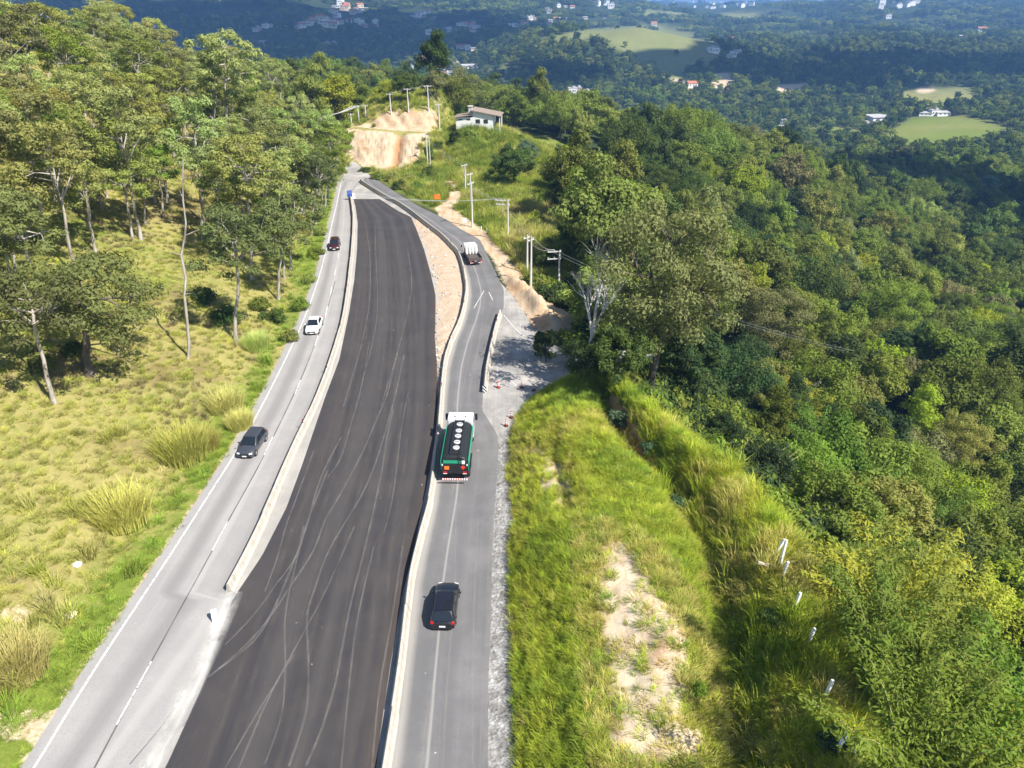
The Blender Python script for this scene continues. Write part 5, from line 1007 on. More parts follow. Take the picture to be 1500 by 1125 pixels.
# --- vehicles (nose towards +Y, origin on the ground)
def panel(b, quad, inset, off, inset2=None):
    q = [Vector(p) for p in quad]; c = sum(q, Vector()) / 4; n = (q[1] - q[0]).cross(q[3] - q[0]).normalized()
    if n.dot(c - Vector((0, 0, .6))) < 0: n = -n
    k = [c + (p - c) * (1 - inset) + n * off for p in q]; k2 = [p - n * (off * .9) for p in k]; b.add(k + k2, [(0, 1, 2, 3), (7, 6, 5, 4), (0, 4, 5, 1), (1, 5, 6, 2), (2, 6, 7, 3), (3, 7, 4, 0)])
def wheel(root, x, y, r, wdt):
    b = MB(); n = 20; sgn = 1 if x > 0 else -1
    prof = [(-wdt / 2, r * .93), (-wdt * .36, r), (wdt * .36, r), (wdt / 2, r * .93), (wdt / 2, r * .66), (-wdt / 2, r * .66)]
    b.loft([[(a, q * math.cos(f), q * math.sin(f)) for f in np.arange(n) * 2 * math.pi / n] for a, q in prof], cap=False); b.f += [tuple((5 * n + k, 5 * n + (k + 1) % n, (k + 1) % n, k)) for k in range(n)]
    w_ = b.build('wheel', m_tyre, root, sm=True, loc=(x, y, r)); rb = MB().tube([(-sgn * wdt * .1, 0, 0), (sgn * wdt * .38, 0, 0)], r * .655, 16)
    for k in range(5):
        a = k * 1.2566; rb.box((sgn * wdt * .40, r * .36 * math.cos(a), r * .36 * math.sin(a)), (.03, r * .12, r * .5), rx=a - math.pi / 2 + math.pi / 2)
    rb.build('rim', m_rim, w_)
def car(name, label, x, y, rz, mpaint, kind='hatch', L=4.05, W=1.76, Hh=1.47, roofm=None, plate_rear=True):
    o = thing(name, label, 'car', (x, y, .016), rz); hl = L / 2; hw = W / 2
    st = [(-1.0, .50, .84, .74, .36), (-.985, .72, .92, .80, .28), (-.90, .86, .96, .88, .22), (-.62, .90, .965, .92, .20), (-.30, .90, .97, .91, .20), (.10, .89, .97, .91, .20), (.42, .885, .965, .91, .20), (.52, .89, .96, .90, .20), (.72, .83, .94, .86, .20), (.88, .74, .90, .78, .22), (.965, .62, .80, .66, .27), (1.0, .46, .66, .52, .36)]
    if kind == 'sedan': st[1] = (-.985, .80, .92, .80, .28); st[2] = (-.90, .90, .95, .86, .22)
    rings = []
    for f, zt, wk, wt, zb in st:
        yy = f * hl; wq = hw * wk; zm = zb + (zt - zb) * .55
        rings.append([(-wq * .93, yy, zb), (-wq, yy, zb + .10), (-wq * 1.0, yy, zm), (-wq * .965, yy, zt - .07), (-hw * wt * .90, yy, zt), (-hw * wt * .4, yy, zt + .025), (hw * wt * .4, yy, zt + .025), (hw * wt * .90, yy, zt), (wq * .965, yy, zt - .07), (wq, yy, zm), (wq, yy, zb + .10), (wq * .93, yy, zb)])
    MB().loft(rings).build('body', mpaint, o, bevel=.02, sm=True)
    zb_ = .875; yb0, yb1 = (-.96 * hl, .50 * hl) if kind == 'hatch' else (-.70 * hl, .46 * hl); yr0, yr1 = (-.74 * hl, .12 * hl) if kind == 'hatch' else (-.40 * hl, .10 * hl); wb, wr = hw * .90, hw * .70
    bot = [(-wb, yb0, zb_), (wb, yb0, zb_), (wb, yb1, zb_), (-wb, yb1, zb_)]; top = [(-wr, yr0, Hh - .05), (wr, yr0, Hh - .05), (wr, yr1, Hh - .04), (-wr, yr1, Hh - .04)]
    MB().loft([bot, top]).build('cabin', mpaint, o, bevel=.06, sm=True)
    dome = [[(a * wr * .97, ya, Hh - .045 + .05 * (1 - a * a) * math.sin(math.pi * (.12 + .76 * q))) for a in np.linspace(-1, 1, 9)] for q, ya in ((q, yr0 + (yr1 - yr0) * q) for q in np.linspace(0, 1, 8))]
    b = MB(); b.v = [p for r_ in dome for p in r_]; b.f = [(i * 9 + k, i * 9 + k + 1, i * 9 + k + 10, i * 9 + k + 9) for i in range(7) for k in range(8)]; b.build('roof', roofm or mpaint, o, sm=True)
    b = MB(); panel(b, [bot[3], bot[2], top[2], top[3]], .09, .030); b.build('windscreen', m_glass, o)
    b = MB(); panel(b, [bot[0], bot[1], top[1], top[0]], .13, .030); b.build('rear_window', m_glass, o)
    for s, i0, i1 in ((-1, 0, 3), (1, 1, 2)):
        B0, B1, T0, T1 = Vector(bot[i0]), Vector(bot[i1]), Vector(top[i0]), Vector(top[i1])
        for u0, u1 in ((.10, .47), (.51, .90)):
            b = MB(); lo, hi = .10, .86; q = lambda u, v: (B0 + (B1 - B0) * u) * (1 - v) + (T0 + (T1 - T0) * u) * v
            panel(b, [q(u0, lo), q(u1, lo), q(u1, hi), q(u0, hi)], .02, .032); b.build('side_window', m_glass, o)
        m_ = MB().box((s * (hw + .09), .33 * hl, .98), (.20, .11, .14), (.85, .8)).build('mirror', mpaint, o, bevel=.03)
        MB().box((s * hw * .66, .945 * hl, .60), (.34, .14, .12), (.8, .7), rz=-s * .35).build('headlight', m_lampw, o, bevel=.03)
        MB().box((s * hw * .80, -.955 * hl, .76), (.24, .12, .20), (.9, .9), rz=s * .25).build('tail_light', m_red, o, bevel=.03)
        for yy in (-.60, .63): wheel(o, s * (hw - .10), yy * hl, .315, .20)
    MB().box((0, .985 * hl, .50), (.95, .08, .17)).build('grille', m_black, o, bevel=.02); MB().box((0, 1.0 * hl + .012, .37), (.42, .02, .12)).build('number_plate', m_plate, o)
    MB().box((0, -1.0 * hl - .012, .50), (.42, .02, .12)).build('number_plate', m_plate, o); MB().box((0, -.99 * hl, .32), (1.2, .09, .14)).build('rear_bumper_trim', m_black, o, bevel=.02)
    return o
def lane_heading(px, py):
    a, b_ = at(px, py), None; Y = a[1]; d = np.interp(Y + 2, Ledge[:, 1], Ledge[:, 0]) - np.interp(Y - 2, Ledge[:, 1], Ledge[:, 0]); return math.atan2(-d, 4)
p = at(653, 893); car('black_car', 'black hatchback driving away on the right carriageway, nearest the camera', p[0], p[1], R(-1.5), paint('black_car_paint', (.010, .010, .012)), roofm=paint('black_roof', (.012, .012, .018), .1))
p = at(371, 656); car('grey_car', 'dark grey hatchback coming towards the camera in the left lanes', p[0], p[1], math.pi + lane_heading(371, 656) - R(4), paint('grey_car_paint', (.045, .05, .06)))
p = at(461, 482); car('white_car', 'white saloon car coming towards the camera in the left lanes', p[0], p[1], math.pi + lane_heading(461, 482), paint('white_car_paint', (.78, .78, .78)), 'sedan', 4.3)
p = at(491, 363); car('red_car', 'dark red car farthest up the left lanes', p[0], p[1], math.pi + lane_heading(491, 363), paint('red_car_paint', (.05, .010, .013)), L=4.0, Hh=1.55)

m_lid = simple('lid_metal', (.66, .67, .68), .45, .1, 3, .3)
def tanker(x, y, rz):
    o = thing('tanker_truck', 'green and black fuel tanker truck with white cab driving away beside the middle barrier', 'truck', (x, y, .016), rz); gp = paint('tank_green', (.012, .30, .16), .3); wp = paint('cab_white', (.80, .80, .80)); bp = simple('tank_black', (.022, .024, .025), .4, .2)
    MB().box((0, 3.9, .78), (.9, 7.4, .26)).box((0, 1.2, .62), (2.1, 1.6, .35)).build('chassis', m_black, o, bevel=.02)
    cb = MB(); pr = [(6.35, .75), (6.30, 2.75), (6.55, 2.95), (7.55, 2.90), (8.02, 2.05), (8.10, 1.2), (8.05, .55), (6.9, .5)]; cb.prism(pr, -1.2, 1.2); c = cb.build('cab', wp, o, bevel=.10)
    b = MB(); panel(b, [(-1.1, 8.0, 2.06), (1.1, 8.0, 2.06), (1.02, 7.60, 2.82), (-1.02, 7.60, 2.82)], .05, .03); b.build('windscreen', m_glass, c)
    for s in (-1, 1):
        b = MB().box((s * 1.205, 7.25, 2.2), (.02, .85, .62)); b.build('side_window', m_glass, c)
        MB().box((s * 1.42, 7.75, 2.25), (.24, .16, .66)).tube([(s * 1.15, 7.7, 2.55), (s * 1.42, 7.75, 2.55)], .03, 6).build('mirror', m_black, c, bevel=.03)
        MB().box((s * .5, 6.62, 2.98), (.12, .12, .10)).build('roof_marker', m_black, c)
    n = 24; ring = []
    rx, rz_ = 1.20, .92; cz = 1.92
    b = MB(); f0 = [(rx * np.sign(math.cos(f)) * abs(math.cos(f)) ** .75, rz_ * np.sign(math.sin(f)) * abs(math.sin(f)) ** .75) for f in np.arange(n) * 2 * math.pi / n]
    b.loft([[(a * k, yy, cz + q * k) for a, q in f0] for yy, k in ((.10, .90), (.16, .97), (.3, 1.0), (5.9, 1.0), (6.05, .97), (6.1, .90))]); tk = b.build('tank', bp, o, sm=False, bevel=.02)
    for s in (-1, 1):
        MB().prism([(1.205, 1.35), (1.25, 1.95), (1.235, 2.42), (1.17, 2.44), (1.17, 1.35)], .15, 6.05, 'Y').build('side_panel', gp, tk) if s > 0 else MB().prism([(-1.205, 1.35), (-1.17, 1.35), (-1.17, 2.44), (-1.235, 2.42), (-1.25, 1.95)], .15, 6.05, 'Y').build('side_panel', gp, tk)
        MB().box((s * 1.13, 3.1, .62), (.06, 3.6, .5)).build('side_guard', m_steel, o)
        MB().tube([(s * .42, .5, 3.02), (s * .42, 6.0, 3.02)], .04, 6).build('rail', m_black, tk)
    MB().box((0, 3.25, 2.87), (.92, 5.6, .08)).build('catwalk', m_black, tk, bevel=.01)
    for yy in (1.35, 2.25, 3.25, 4.15, 5.25):
        h = MB().tube([(0.06, yy, 2.88), (0.06, yy, 2.98)], .30, 18).build('manhole', m_lid, tk, bevel=.02); MB().box((.06, yy, 3.0), (.40, .06, .03)).build('hatch_lid_bar', m_steel, h)
    MB().box((-.12, .085, 2.28), (1.75, .04, .30)).build('rear_band', gp, tk); MB().box((.72, .08, 2.25), (.34, .05, .36)).build('white_panel', m_white, tk, bevel=.02)
    MB().box((0, .06, 1.55), (2.28, .12, .95)).build('rear_frame', m_black, o, bevel=.03)
    MB().box((-.70, -.02, 1.72), (.42, .03, .34)).build('orange_panel', m_orange, o); MB().box((.72, -.02, 1.78), (.30, .03, .30)).build('hazard_placard', m_redp, o).rotation_euler = (0, 0, 0)
    pl = [c_ for c_ in o.children if c_.name.startswith('hazard_placard')][0]; me_ = pl.data
    for v in me_.vertices:
        dx, dz = v.co.x - .72, v.co.z - 1.78; v.co.x = .72 + (dx - dz) * .72; v.co.z = 1.78 + (dx + dz) * .72
    for s in (-1, 1):
        MB().box((s * .86, -.03, 1.24), (.34, .06, .20)).build('tail_light', m_red, o, bevel=.02); MB().box((s * .86, -.065, 1.15), (.34, .02, .06)).build('reverse_light', m_lampw, o); MB().box((s * 1.08, .02, 2.0), (.10, .08, .14)).build('marker_lamp', m_lampw, o)
    MB().tube([(.38, .02, 1.2), (.38, .02, 2.95), (.38, .4, 3.05)], .03, 6).tube([(.60, .02, 1.2), (.60, .02, 2.95), (.60, .4, 3.05)], .03, 6).build('ladder', m_black, o)
    MB().box((0, -.18, .62), (2.3, .12, .16)).build('bumper', m_hstripe, o, bevel=.02)
    for yy in (1.3, 2.6):
        for s in (-1, 1): wheel(o, s * .96, yy, .50, .52)
    for s in (-1, 1): wheel(o, s * 1.02, 7.05, .50, .30); MB().box((s * 1.02, 1.95, 1.06), (.56, 2.6, .05)).build('mudguard', m_black, o)
    return o
t = NT('red_white_band'); wv = t.n('ShaderNodeTexWave'); wv.bands_direction = 'X'; wv.inputs['Scale'].default_value = 1.5; t.l(t.coord('Object'), wv.inputs['Vector']); t.bsdf(t.mix(t.ramp(wv.outputs[0], [(.48, 0), (.52, 1)]), (.72, .72, .72), (.45, .08, .06)), .5); m_hstripe = t.m
p = at(667, 711); tanker(p[0], p[1] + .2, R(-1.0))

def flatbed(x, y, rz):
    o = thing('flatbed_truck', 'small white flatbed truck loaded behind its cab, far up the right carriageway', 'truck', (x, y, .016), rz); wp = paint('truck_white', (.78, .78, .77)); bed = simple('dark_bed', (.085, .07, .062), .8, .3, 3)
    MB().box((0, 2.4, .62), (.8, 5.2, .2)).build('chassis', m_black, o)
    c = MB().prism([(4.05, .55), (4.05, 2.2), (4.2, 2.32), (5.2, 2.25), (5.55, 1.45), (5.6, .55)], -.98, .98).build('cab', wp, o, bevel=.08)
    b = MB(); panel(b, [(-.9, 5.52, 1.5), (.9, 5.52, 1.5), (.82, 5.22, 2.18), (-.82, 5.22, 2.18)], .05, .03); b.build('windscreen', m_glass, c); MB().box((0, 4.04, 1.85), (1.3, .02, .4)).build('rear_window', m_glass, c)
    for s in (-1, 1): MB().box((s * 1.2, 5.25, 1.7), (.2, .12, .34)).build('mirror', m_black, c, bevel=.02)
    MB().box((0, 1.95, .80), (2.15, 3.9, .10)).build('bed_floor', bed, o)
    for s in (-1, 1): MB().box((s * 1.06, 1.95, 1.05), (.05, 3.9, .42)).build('side_board', bed, o); MB().box((s * .78, -.06, .72), (.28, .05, .14)).build('tail_light', m_red, o)
    MB().box((0, .02, 1.05), (2.15, .05, .42)).build('tail_board', bed, o); MB().box((0, 3.92, 1.3), (2.1, .06, .9)).build('headboard', m_steel, o); MB().box((0, -.1, .50), (1.9, .08, .12)).build('bumper', m_hstripe, o); MB().box((0, -.1, .70), (.4, .02, .12)).build('number_plate', m_plate, o)
    for s in (-1, 1): wheel(o, s * .86, 1.1, .40, .36); wheel(o, s * .88, 4.7, .40, .24)
    m_sack = simple('sack_white', (.78, .77, .74), .8, .06, 3)
    cr, sr = math.cos(rz), math.sin(rz)
    for i, (a, q) in enumerate(((-.78, 3.35), (-.27, 3.3), (.25, 3.35), (.76, 3.3))):
        r = np.random.default_rng(i); h = 1.55 + .1 * r.random(); rings = [[(.25 * k * math.cos(f) * (1 + .07 * r.normal()), .42 * k * math.sin(f) * (1 + .07 * r.normal()), z * h) for f in np.arange(12) * math.pi / 6] for k, z in ((.8, 0), (1, .08), (1.05, .35), (.98, .75), (.75, .95), (.3, 1.0))]
        sk = MB().loft(rings).build('white_sack', m_sack, sm=True, loc=(x + a * cr - q * sr, y + a * sr + q * cr, .87)); tag(sk, ('white sack at the left end of the row behind the flatbed cab', 'white sack second from the left behind the flatbed cab', 'white sack third from the left behind the flatbed cab', 'white sack at the right end of the row behind the flatbed cab')[i], 'sack', 'sacks on the flatbed')
p = at(697, 389); flatbed(p[0], p[1], math.atan2(5.2 * .8, 15.8))

# --- power poles and lines
POLES = {}
def pole(key, px, py, ptop, label, arms=(), rad=.15, mt=None, arm_dir=0.0, z=None, lamp=False):
    p = on_ray(px, py); x, y, z0 = p; _, yy, zz = ray(px, ptop); top = H + zz * (y / yy) - z0; top = max(3.0, top)
    o = thing('utility_pole', label, 'utility pole', (x, y, z0), arm_dir); MB().tube([(0, 0, -.5), (0, 0, top * .5), (0, 0, top)], [rad * 1.25, rad, rad * .7], 10).build('post', mt or m_pole, o)
    pts = []
    for h, x0, x1, n in arms:
        a = MB().box(((x0 + x1) / 2, .16, top - h), (x1 - x0, .12, .14)).build('crossarm', m_pole, o)
        for i in range(n):
            u = x0 + .1 + (x1 - x0 - .2) * i / max(n - 1, 1); MB().tube([(u, .16, top - h + .06), (u, .16, top - h + .17), (u, .16, top - h + .30)], [.035, .075, .045], 8).build('insulator', m_ins, a)
            pts.append((x + u * math.cos(arm_dir) - .16 * math.sin(arm_dir), y + u * math.sin(arm_dir) + .16 * math.cos(arm_dir), z0 + top - h + .3))
    if not pts: pts = [(x, y, z0 + top - .15)]
    if lamp:
        MB().tube([(0, 0, top - 1.2), (.0, -.6, top - .8), (-.2, -1.5, top - .7)], .04, 6).build('lamp_arm', m_steel, o)
    POLES[key] = pts; return o
A4 = ((.25, -1.0, 1.0, 4),); A3 = ((.2, -.9, .9, 3),)
pole('a', 573, 168, 137, 'pale pole at the left end on top of the soil cut', A3); pole('b', 598.5, 164, 130, 'pale pole in the middle of the three on top of the soil cut', A3); pole('c', 628, 163, 125, 'tall pale pole at the right end on top of the soil cut', A4)
pole('d', 644, 190, 152, 'pale pole between the soil cut and the white house', A3, arm_dir=.6)
pole('e', 626.5, 242, 198, 'pale pole standing below the soil cut, front one of a close pair', A4, arm_dir=.9); pole('e2', 630.8, 249, 203, 'thin grey pole close behind the front one below the soil cut', (), .11)
pole('f', 682, 281, 241, 'pale pole on the grass slope above the dirt path', A3, arm_dir=.9); pole('g', 690, 304, 254, 'pale pole right of the dirt path, shorter of a pair', A3, arm_dir=.9); pole('h', 692, 333, 267, 'tall pale pole right of the dirt path, nearer of a pair', A4, arm_dir=1.0)
pole('i', 744, 352, 292, 'pale pole with two long crossarms reaching towards the road', ((.25, -2.2, .3, 4), (.95, -2.0, .3, 3)), arm_dir=-.12)
pole('j', 772, 402, 344, 'brown twin pole at the bare soil edge, left one', ((.5, -.7, .7, 2),), mt=m_pole, arm_dir=.8); pole('k', 777.5, 419, 347, 'pale twin pole at the bare soil edge, right one', ((.5, -.7, .7, 2),), arm_dir=.8)
pole('l', 818, 425, 367, 'pole with white crossarms among the dark bushes below the tall grass', ((.2, -1.8, .25, 3), (1.3, -1.8, .25, 3)), arm_dir=.15)
pole('m', 238, 0, 0, '', ()) if False else None
pole('n', 526, 178, 155, 'pale pole left of the soil cut, middle of the group', ((.3, -1.6, .4, 3),), arm_dir=.2); pole('o', 536, 171, 156, 'pale pole left of the soil cut, right one of the group', ((.3, -.7, .7, 3),)); pole('p', 515, 183, 166, 'short pale pole left of the soil cut, left one of the group', ((.3, -.7, .7, 3),))
pole('q', 445.5, 333, 266, 'wooden pole at the left verge carrying the wires across the road', ((.2, -1.0, 1.0, 3),), mt=m_pole, arm_dir=.5)
pole('r', 394, 333, 262, 'pole among the eucalyptus left of the dark red car', A3, arm_dir=.5)
def wire(a, b, label, sag=.6, rad=.016, grp=None):
    a, b = Vector(a), Vector(b); pts = [a.lerp(b, k / 14) - Vector((0, 0, sag * 4 * (k / 14) * (1 - k / 14))) for k in range(15)]
    return tag(MB().tube(pts, rad, 5).build('power_line', m_wire), label, 'power line', grp)
def line(k1, k2, n, label, sag=.6, rad=.016):
    A, B = POLES[k1], POLES[k2]
    for i in range(n): wire(A[i % len(A)], B[i % len(B)], label, sag, rad, label if n > 1 else None)
line('q', 'i', 3, 'thin pale wire crossing the road between the left verge pole and the long crossarms', 1.6, .017); line('r', 'q', 3, 'thin wire between the two poles among the eucalyptus', .7); line('i', 'k', 2, 'thin wire between the long crossarms and the twin poles', .6); line('k', 'l', 2, 'thin wire between the twin poles and the pole among the bushes', .6); line('h', 'i', 2, 'thin wire between the tall pole by the path and the long crossarms', .7); line('f', 'h', 2, 'thin wire between the poles beside the dirt path', .4); line('e', 'f', 2, 'thin wire over the grass slope from the close pair of poles', .8); line('d', 'e', 2, 'thin wire from the pole by the white house to the close pair', .5); line('c', 'd', 2, 'thin wire from the soil cut top to the pole by the white house', .4); line('b', 'c', 2, 'thin wire between the middle and right poles on the soil cut', .3); line('a', 'b', 2, 'thin wire between the left and middle poles on the soil cut', .3); line('n', 'o', 2, 'thin wire between the poles left of the soil cut', .1)
far_ = POLES['l'][0]
for i in range(2): wire(POLES['l'][i], (34 + i, 66, 6), 'thin wire running from the bush pole down into the forest', 1.2, .012, 'wires into the forest')
q0 = POLES['n'][0]
for i in range(3): wire(POLES['n'][i], tuple(atY(470 - i * 2, 172 - i, 182)), 'bright wire running left from the pole group into the trees', .5, .07, 'wires left of the soil cut')

# --- signs, cones, fence posts
p = on_ray(641, 300); o = thing('road_sign', 'orange works sign on a post beside the dirt path', 'sign', tuple(p), .1); MB().tube([(0, 0, -.3), (0, 0, 1.9)], .05, 8).build('post', m_steel, o); MB().box((0, -.07, 1.65), (1.25, .04, .95)).build('board', m_orange, o, bevel=.01); 
p = at(513, 293); o = thing('road_sign', 'blue and white sign board at the far end of the left barrier', 'sign', tuple(p), .15); MB().tube([(-.3, 0, 0), (-.3, 0, 1.7)], .05, 8).tube([(.3, 0, 0), (.3, 0, 1.7)], .05, 8).build('post', m_steel, o); MB().box((0, -.07, 1.35), (1.05, .04, 1.35)).build('blue_board', m_blue, o); MB().box((.62, .3, .8), (.9, .04, 1.2), rz=.25).build('white_board', m_white, o)
p = on_ray(681, 332); o = thing('road_sign', 'round white sign on a thin post at the foot of the tall pole', 'sign', tuple(p), .0); MB().tube([(0, 0, -.3), (0, 0, 1.5)], .035, 8).build('post', m_steel, o); MB().tube([(0, -.06, 1.15), (0, -.03, 1.15)], .42, 20).build('disc', m_white, o)
for px, py, l in ((705,338,'short white marker post beside the tall pole, left one'),(713,342,'short white marker post beside the tall pole, right one')):
    p = on_ray(px, py); tag(MB().tube([(0, 0, -.2), (0, 0, .9)], [.09, .07], 8).build('marker_post', m_white, loc=tuple(p)), l, 'marker post')
def cone(px, py, h, label, wide=.12):
    p = at(px, py); o = thing('traffic_post', label, 'traffic post', (p[0], p[1], .004)); MB().tube([(0, 0, 0), (0, 0, .06)], .24, 8).build('base', m_black, o); b_ = MB().tube([(0, 0, .06), (0, 0, h)], [wide * .75, wide * .5], 12).build('body', m_redp, o)
    MB().tube([(0, 0, h * .45), (0, 0, h * .6)], [wide * .68, wide * .64], 12).build('band', m_white, b_); MB().tube([(0, 0, h * .75), (0, 0, h * .88)], [wide * .61, wide * .57], 12).build('band', m_white, b_)
cone(730, 568, .75, 'squat red and white traffic cone beside the striped end of the short barrier', .22); cone(764, 568, .78, 'red traffic post across the side road, left one of two'); cone(782, 572, .78, 'red traffic post across the side road, right one of two'); cone(741, 624, .78, 'red traffic post at the corner of the grassy bank, nearer one'); cone(749, 612, .78, 'red traffic post at the corner of the grassy bank, farther one')
def post(px, py, h, label, tilt=(0, 0), mt=None):
    p = on_ray(px, py); o = MB().box((0, 0, h / 2 - .2), (.15, .15, h + .4)).build('fence_post', mt or m_white, bevel=.015, loc=tuple(p)); o.rotation_euler = (tilt[0], tilt[1], .3); return tag(o, label, 'fence post')
post(1142, 830, 2.2, 'white concrete fence post standing upright at the top of the post row', (0, .02)); post(1131, 818, 1.6, 'white fence post leaning against the upright top one', (0, .42)); post(1146, 846, 1.3, 'white fence post second from the top of the row', (0, .12)); p_ = post(1137, 830, 1.7, 'weathered fence post fallen beside the upright top one', (0, -1.1), simple('weathered_post', (.42, .36, .28), .9, .3, 3))
post(1163, 892, 1.3, 'white fence post at the edge of the trough above the middle of the row', (0, .14)); post(1184, 943, 1.2, 'white fence post in the middle of the row on the bank', (0, .12)); post(1206, 1026, 1.5, 'white fence post among long grass, second from the bottom', (0, .15)); post(1224, 1104, 1.5, 'peeling fence post half hidden in leaves, lowest of the row', (0, .18))
for px, py, a, l in ((1075,685,1.0,'long'),(1085,700,1.15,'short'),(1100,690,.75,'tall')):
    p = on_ray(px + 20, py + 20, 0); tag(MB().tube([(0, 0, 0), (2.2 * math.sin(a), .3, 2.6), (5.0 * math.sin(a), .8, 4.2)], [.05, .045, .02], 6).build('bamboo_cane', m_cane, loc=tuple(p)), 'dry bare bamboo cane leaning out at the edge of the bank, the %s one' % l, 'bamboo cane')

# --- the white house behind the road
p = on_ray(693, 187.5); hx, hy, hz_ = p
o = thing('white_house', 'white house with brown tiled roofs on the hilltop beyond the road', 'house', (hx, hy, hz_), R(-6))
MB().box((-2.3, 2.6, 1.15), (4.6, 5.2, 3.1)).build('low_wing_wall', m_wall, o, bevel=.02); MB().prism([(0, -.6), (5.4, -.6), (5.4, 3.4), (0, 4.35)], 0, 6.0, 'Y').build('main_wall', m_wall, o)
MB().prism([(-5.2, 2.55), (.0, 3.3), (.0, 3.45), (-5.2, 2.72)], -.5, 5.6, 'Y').build('roof', m_tile, o); r2 = MB().prism([(-.5, 4.42), (7.6, 3.05), (7.6, 3.25), (-.5, 4.62)], -.6, 6.6, 'Y').build('roof', m_tile, o)
MB().box((-.8, 1.4, 4.35), (.95, .95, 1.9)).box((-.8, 1.4, 5.35), (1.35, 1.35, .16)).build('chimney', m_pole, r2); MB().box((-4.63, 1.4, 1.2), (.1, 2.8, 3.0)).build('end_wall', m_wallb, o)
for u, z in ((1.35, 1.75), (3.5, 1.75)):
    f = MB().box((u, -.02, z), (1.15, .1, .95)).build('window', m_black, o); MB().box((u, -.075, z), (1.0, .02, .8)).build('pane', m_house_glass, f)
for u in (-3.4, -1.2): MB().box((u, -.01, 2.1), (1.0, .06, .26)).build('vent', m_black, o)
for yy in (.3, 5.0): MB().box((7.2, yy, .9), (.22, .22, 4.3)).build('porch_post', m_wall, o)
MB().box((6.6, 1.0, -.9), (1.5, 1.5, 1.4)).build('foundation', m_conc, o)

# --- far houses
def house_proto(wd, dp, hh, roof, wallm, roofm):
    wall = MB().box((0, 0, hh / 2 - .8), (wd, dp, hh + 1.6)); rf = MB()
    if roof == 'gable': rf.prism([(-dp / 2 - .5, hh), (dp / 2 + .5, hh), (dp / 2 + .5, hh + .2), (0, hh + dp * .26), (-dp / 2 - .5, hh + .2)], -wd / 2 - .5, wd / 2 + .5)
    elif roof == 'flat': rf.box((0, 0, hh + .15), (wd + .5, dp + .5, .3)).box((wd * .2, 0, hh + 1.1), (wd * .35, dp * .5, 1.6))
    else: rf.prism([(-dp / 2 - .6, hh), (dp / 2 + .6, hh + .9), (dp / 2 + .6, hh + 1.1), (-dp / 2 - .6, hh + .2)], -wd / 2 - .6, wd / 2 + .6)
    win = MB()
    win.box((0, -dp / 2 - .03, hh * .55), (wd * .13, .06, hh * .3))
    def me(b, m):
        o = b.build('x', m); d = o.data; bpy.data.objects.remove(o); return d
    return me(wall, wallm), me(rf, roofm), me(win, m_house_glass), wd
HP = [house_proto(10, 8, 3.6, 'gable', m_wall, m_redroof), house_proto(9, 8, 5.8, 'flat', m_wall, m_greyroof), house_proto(8, 7, 3.2, 'mono', m_cream, m_greyroof), house_proto(11, 9, 6.2, 'gable', m_cream, m_redroof), house_proto(9, 7, 3.2, 'flat', m_wallb, m_greyroof), house_proto(16, 9, 3.4, 'mono', m_wall, m_greyroof)]
def far_house(px, py, label, group, v=None, s=1.0):
    p = on_ray(px, py, t0=120); s *= 1.6 if 900 < p[1] < 3400 else 1; o = bpy.data.objects.new('house', None); COL.objects.link(o); o.location = tuple(p); v = rh.choice((0, 1, 1, 2, 3, 4, 5)) if v is None else v; o.rotation_euler = (0, 0, rh.uniform(-.6, .6)); s *= rh.uniform(.8, 1.15); o.scale = (s, s, s)
    tag(o, label, 'house', group)
    for nm, me, u in (('wall', HP[v][0], 0), ('roof', HP[v][1], 0), ('window', HP[v][2], -.28), ('window', HP[v][2], .05), ('window', HP[v][2], .3)):
        if nm == 'window' and p[1] > 3000: continue
        c = bpy.data.objects.new(nm, me); COL.objects.link(c); c.parent = o; c.location.x = u * HP[v][3]
    return o
for a in HOUSES: far_house(*a)
# ------------------------------------------------------------------ labels for the plants not named one by one
MARKS = [('left', (131,549), 'the wide spreading tree'), ('left', (346,420), 'the dark verge eucalyptus'), ('left', (275,400), 'the pale leafless snag'), ('left', (334,180), 'the tallest eucalyptus'), ('left', (206,250), 'the forked white trunk'), ('left', (152,90), 'the golden clearing tree'), ('left', (280,270), 'the sunny grass gap'), ('left', (33,150), 'the upper left edge trunk'), ('left', (440,260), 'the left verge pole'), ('left', (480,230), 'the far bend of the road'), ('left', (400,150), 'the crest of the left slope'), ('left', (250,40), 'the skyline of the left slope'), ('left', (60,330), 'the grass at the left edge'),
 ('r', (980,430), 'the biggest olive-brown tree'), ('r', (1102,430), 'the columnar yellow-green tree'), ('r', (1248,378), 'the orange flowered tree'), ('r', (1388,440), 'the large pale brown tree'), ('r', (1205,405), 'the silver treetops'), ('r', (752,250), 'the dark round slope tree'), ('r', (845,265), 'the lime-green bushy trees'), ('r', (770,225), 'the grey-blue tree'), ('r', (700,165), 'the white house'), ('r', (595,150), 'the soil cut poles'), ('r', (848,135), 'the three crest houses'), ('r', (1147,185), 'the white valley house'), ('r', (1000,160), 'the crest of the near forest'), ('r', (1310,800), 'the yellow bamboo plume'), ('r', (1425,860), 'the yellow bamboo mass'), ('r', (1200,640), 'the leaning bare canes'), ('r', (1390,190), 'the sunny pasture'), ('r', (1440,560), 'the right forest edge'), ('r', (1210,1000), 'the lowest fence posts'), ('r', (1440,1085), 'the bottom right treetop'), ('r', (800,400), 'the twin poles'), ('r', (855,520), 'the white-barked leafless tree'), ('r', (1450,290), 'the shaded valley woods'), ('r', (820,340), 'the tall roadside grass'), ('r', (1100,250), 'the ridge above the silver treetops'), ('r', (1330,600), 'the khaki twiggy tree'), ('r', (950,240), 'the brown grass patch'), ('r', (420,110), 'the woods behind the left slope')]
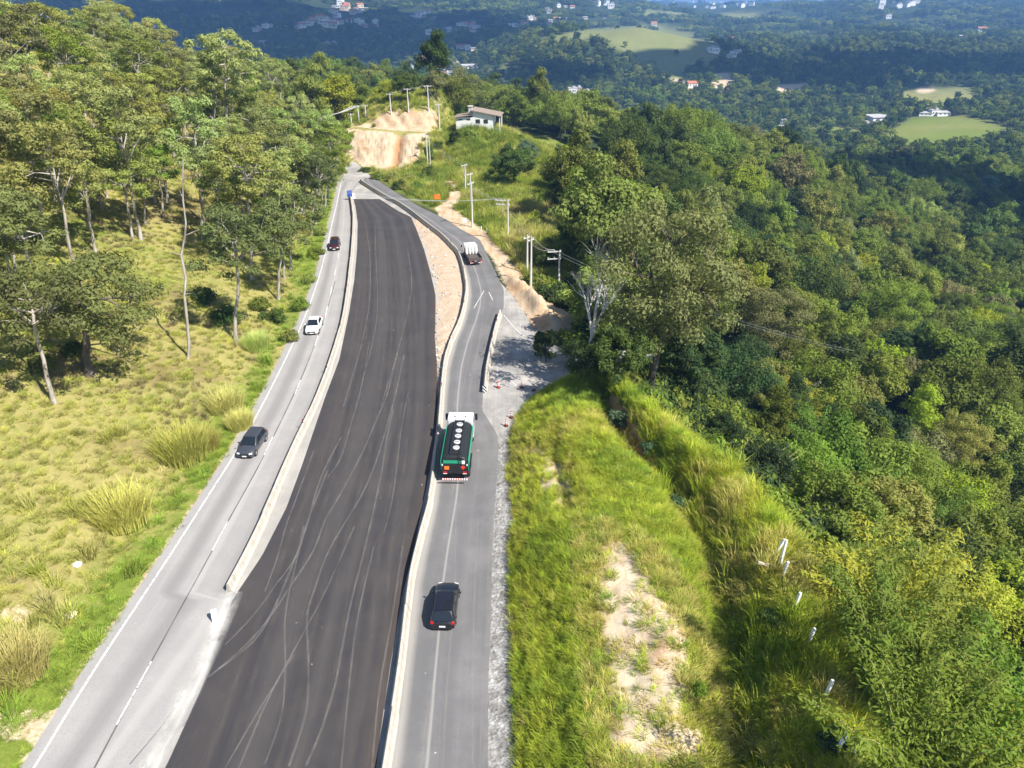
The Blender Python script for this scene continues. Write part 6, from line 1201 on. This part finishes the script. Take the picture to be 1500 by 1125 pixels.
def cname(c):
    r, g, b = c[:3]; v = max(r, g)
    if r > .3 and g > .27: return 'golden'
    if r > g * 1.03 and v > .13: return 'brownish' if v < .24 else 'straw-olive'
    if r > g * .88: return 'olive' if v > .19 else 'dull olive'
    if b > g * .55: return 'grey-green'
    if v > .24: return 'bright lime'
    if v > .15: return 'fresh green'
    if v > .10: return 'mid green'
    return 'dark green' if v > .075 else 'very dark green'
NM = {'eucalyptus_tree': 'eucalyptus', 'broadleaf_tree': 'round-crowned tree', 'bamboo_clump': 'bamboo clump', 'bare_tree': 'leafless tree', 'shrub': 'shrub', 'grass_clump': 'grass clump'}
seen = {}
for o in TREES:
    if 'label' in o: continue
    x, y, z = o.location; hgt = 9 * o.scale[2]; px, py = proj(x, y, z + hgt * .6); stem_ = o.name.split('.')[0]
    side = 'left' if (x < -20 and y < 215) else 'r'
    best = min((m for m in MARKS if m[0] == side), key=lambda m: (m[1][0] - px) ** 2 + (m[1][1] - py) ** 2); dx, dy = px - best[1][0], py - best[1][1]; dd = math.hypot(dx, dy)
    if dd < 28: rel = 'close beside'
    elif abs(dx) > abs(dy) * 1.8: rel = ('right of' if dx > 0 else 'left of') if dd < 90 else ('well right of' if dx > 0 else 'well left of')
    elif abs(dy) > abs(dx) * 1.8: rel = ('below' if dy > 0 else 'behind') if dd < 90 else ('well below' if dy > 0 else 'far behind')
    else: rel = ('lower ' if dy > 0 else 'upper ') + ('right of' if dx > 0 else 'left of')
    col = cname(o.children[-1].color) if stem_ not in ('bare_tree',) else 'pale'
    size = 'small' if o.scale[0] < .78 else ('large' if o.scale[0] > 1.05 else 'medium')
    seen.setdefault((stem_, col, size, rel, best[2]), []).append((o, px, py))
ORD = ['first', 'second', 'third', 'fourth', 'fifth', 'sixth', 'seventh', 'eighth', 'ninth', 'tenth', 'eleventh', 'twelfth']
for (st_, col, size, rel, mk), lst in seen.items():
    base = '%s %s %s %s %s' % (size, col, NM.get(st_, st_.replace('_', ' ')), rel, mk); lst.sort(key=lambda q: q[1])
    if len(lst) == 1: tag(lst[0][0], base)
    elif len(lst) == 2: tag(lst[0][0], base + ', left of two'); tag(lst[1][0], base + ', right of two')
    else:
        for i, q in enumerate(lst): tag(q[0], base + ', ' + (ORD[i] if i < 12 else 'last') + ' from left')
GRP = {'eucalyptus_tree': 'eucalyptus trees on the left slope', 'broadleaf_tree': 'trees of the forest', 'bamboo_clump': 'bamboo in the ravine', 'bare_tree': 'leafless trees', 'shrub': 'shrubs beside the road and slope', 'grass_clump': 'tall cane grass clumps by the road', 'sapling': 'saplings on the bank'}
for o in TREES:
    st_ = o.name.split('.')[0]
    if st_ in GRP: o['group'] = GRP[st_]
for o in TREES:
    ws = o['label'].split()
    if len(ws) > 16: o['label'] = ' '.join(ws[1:])
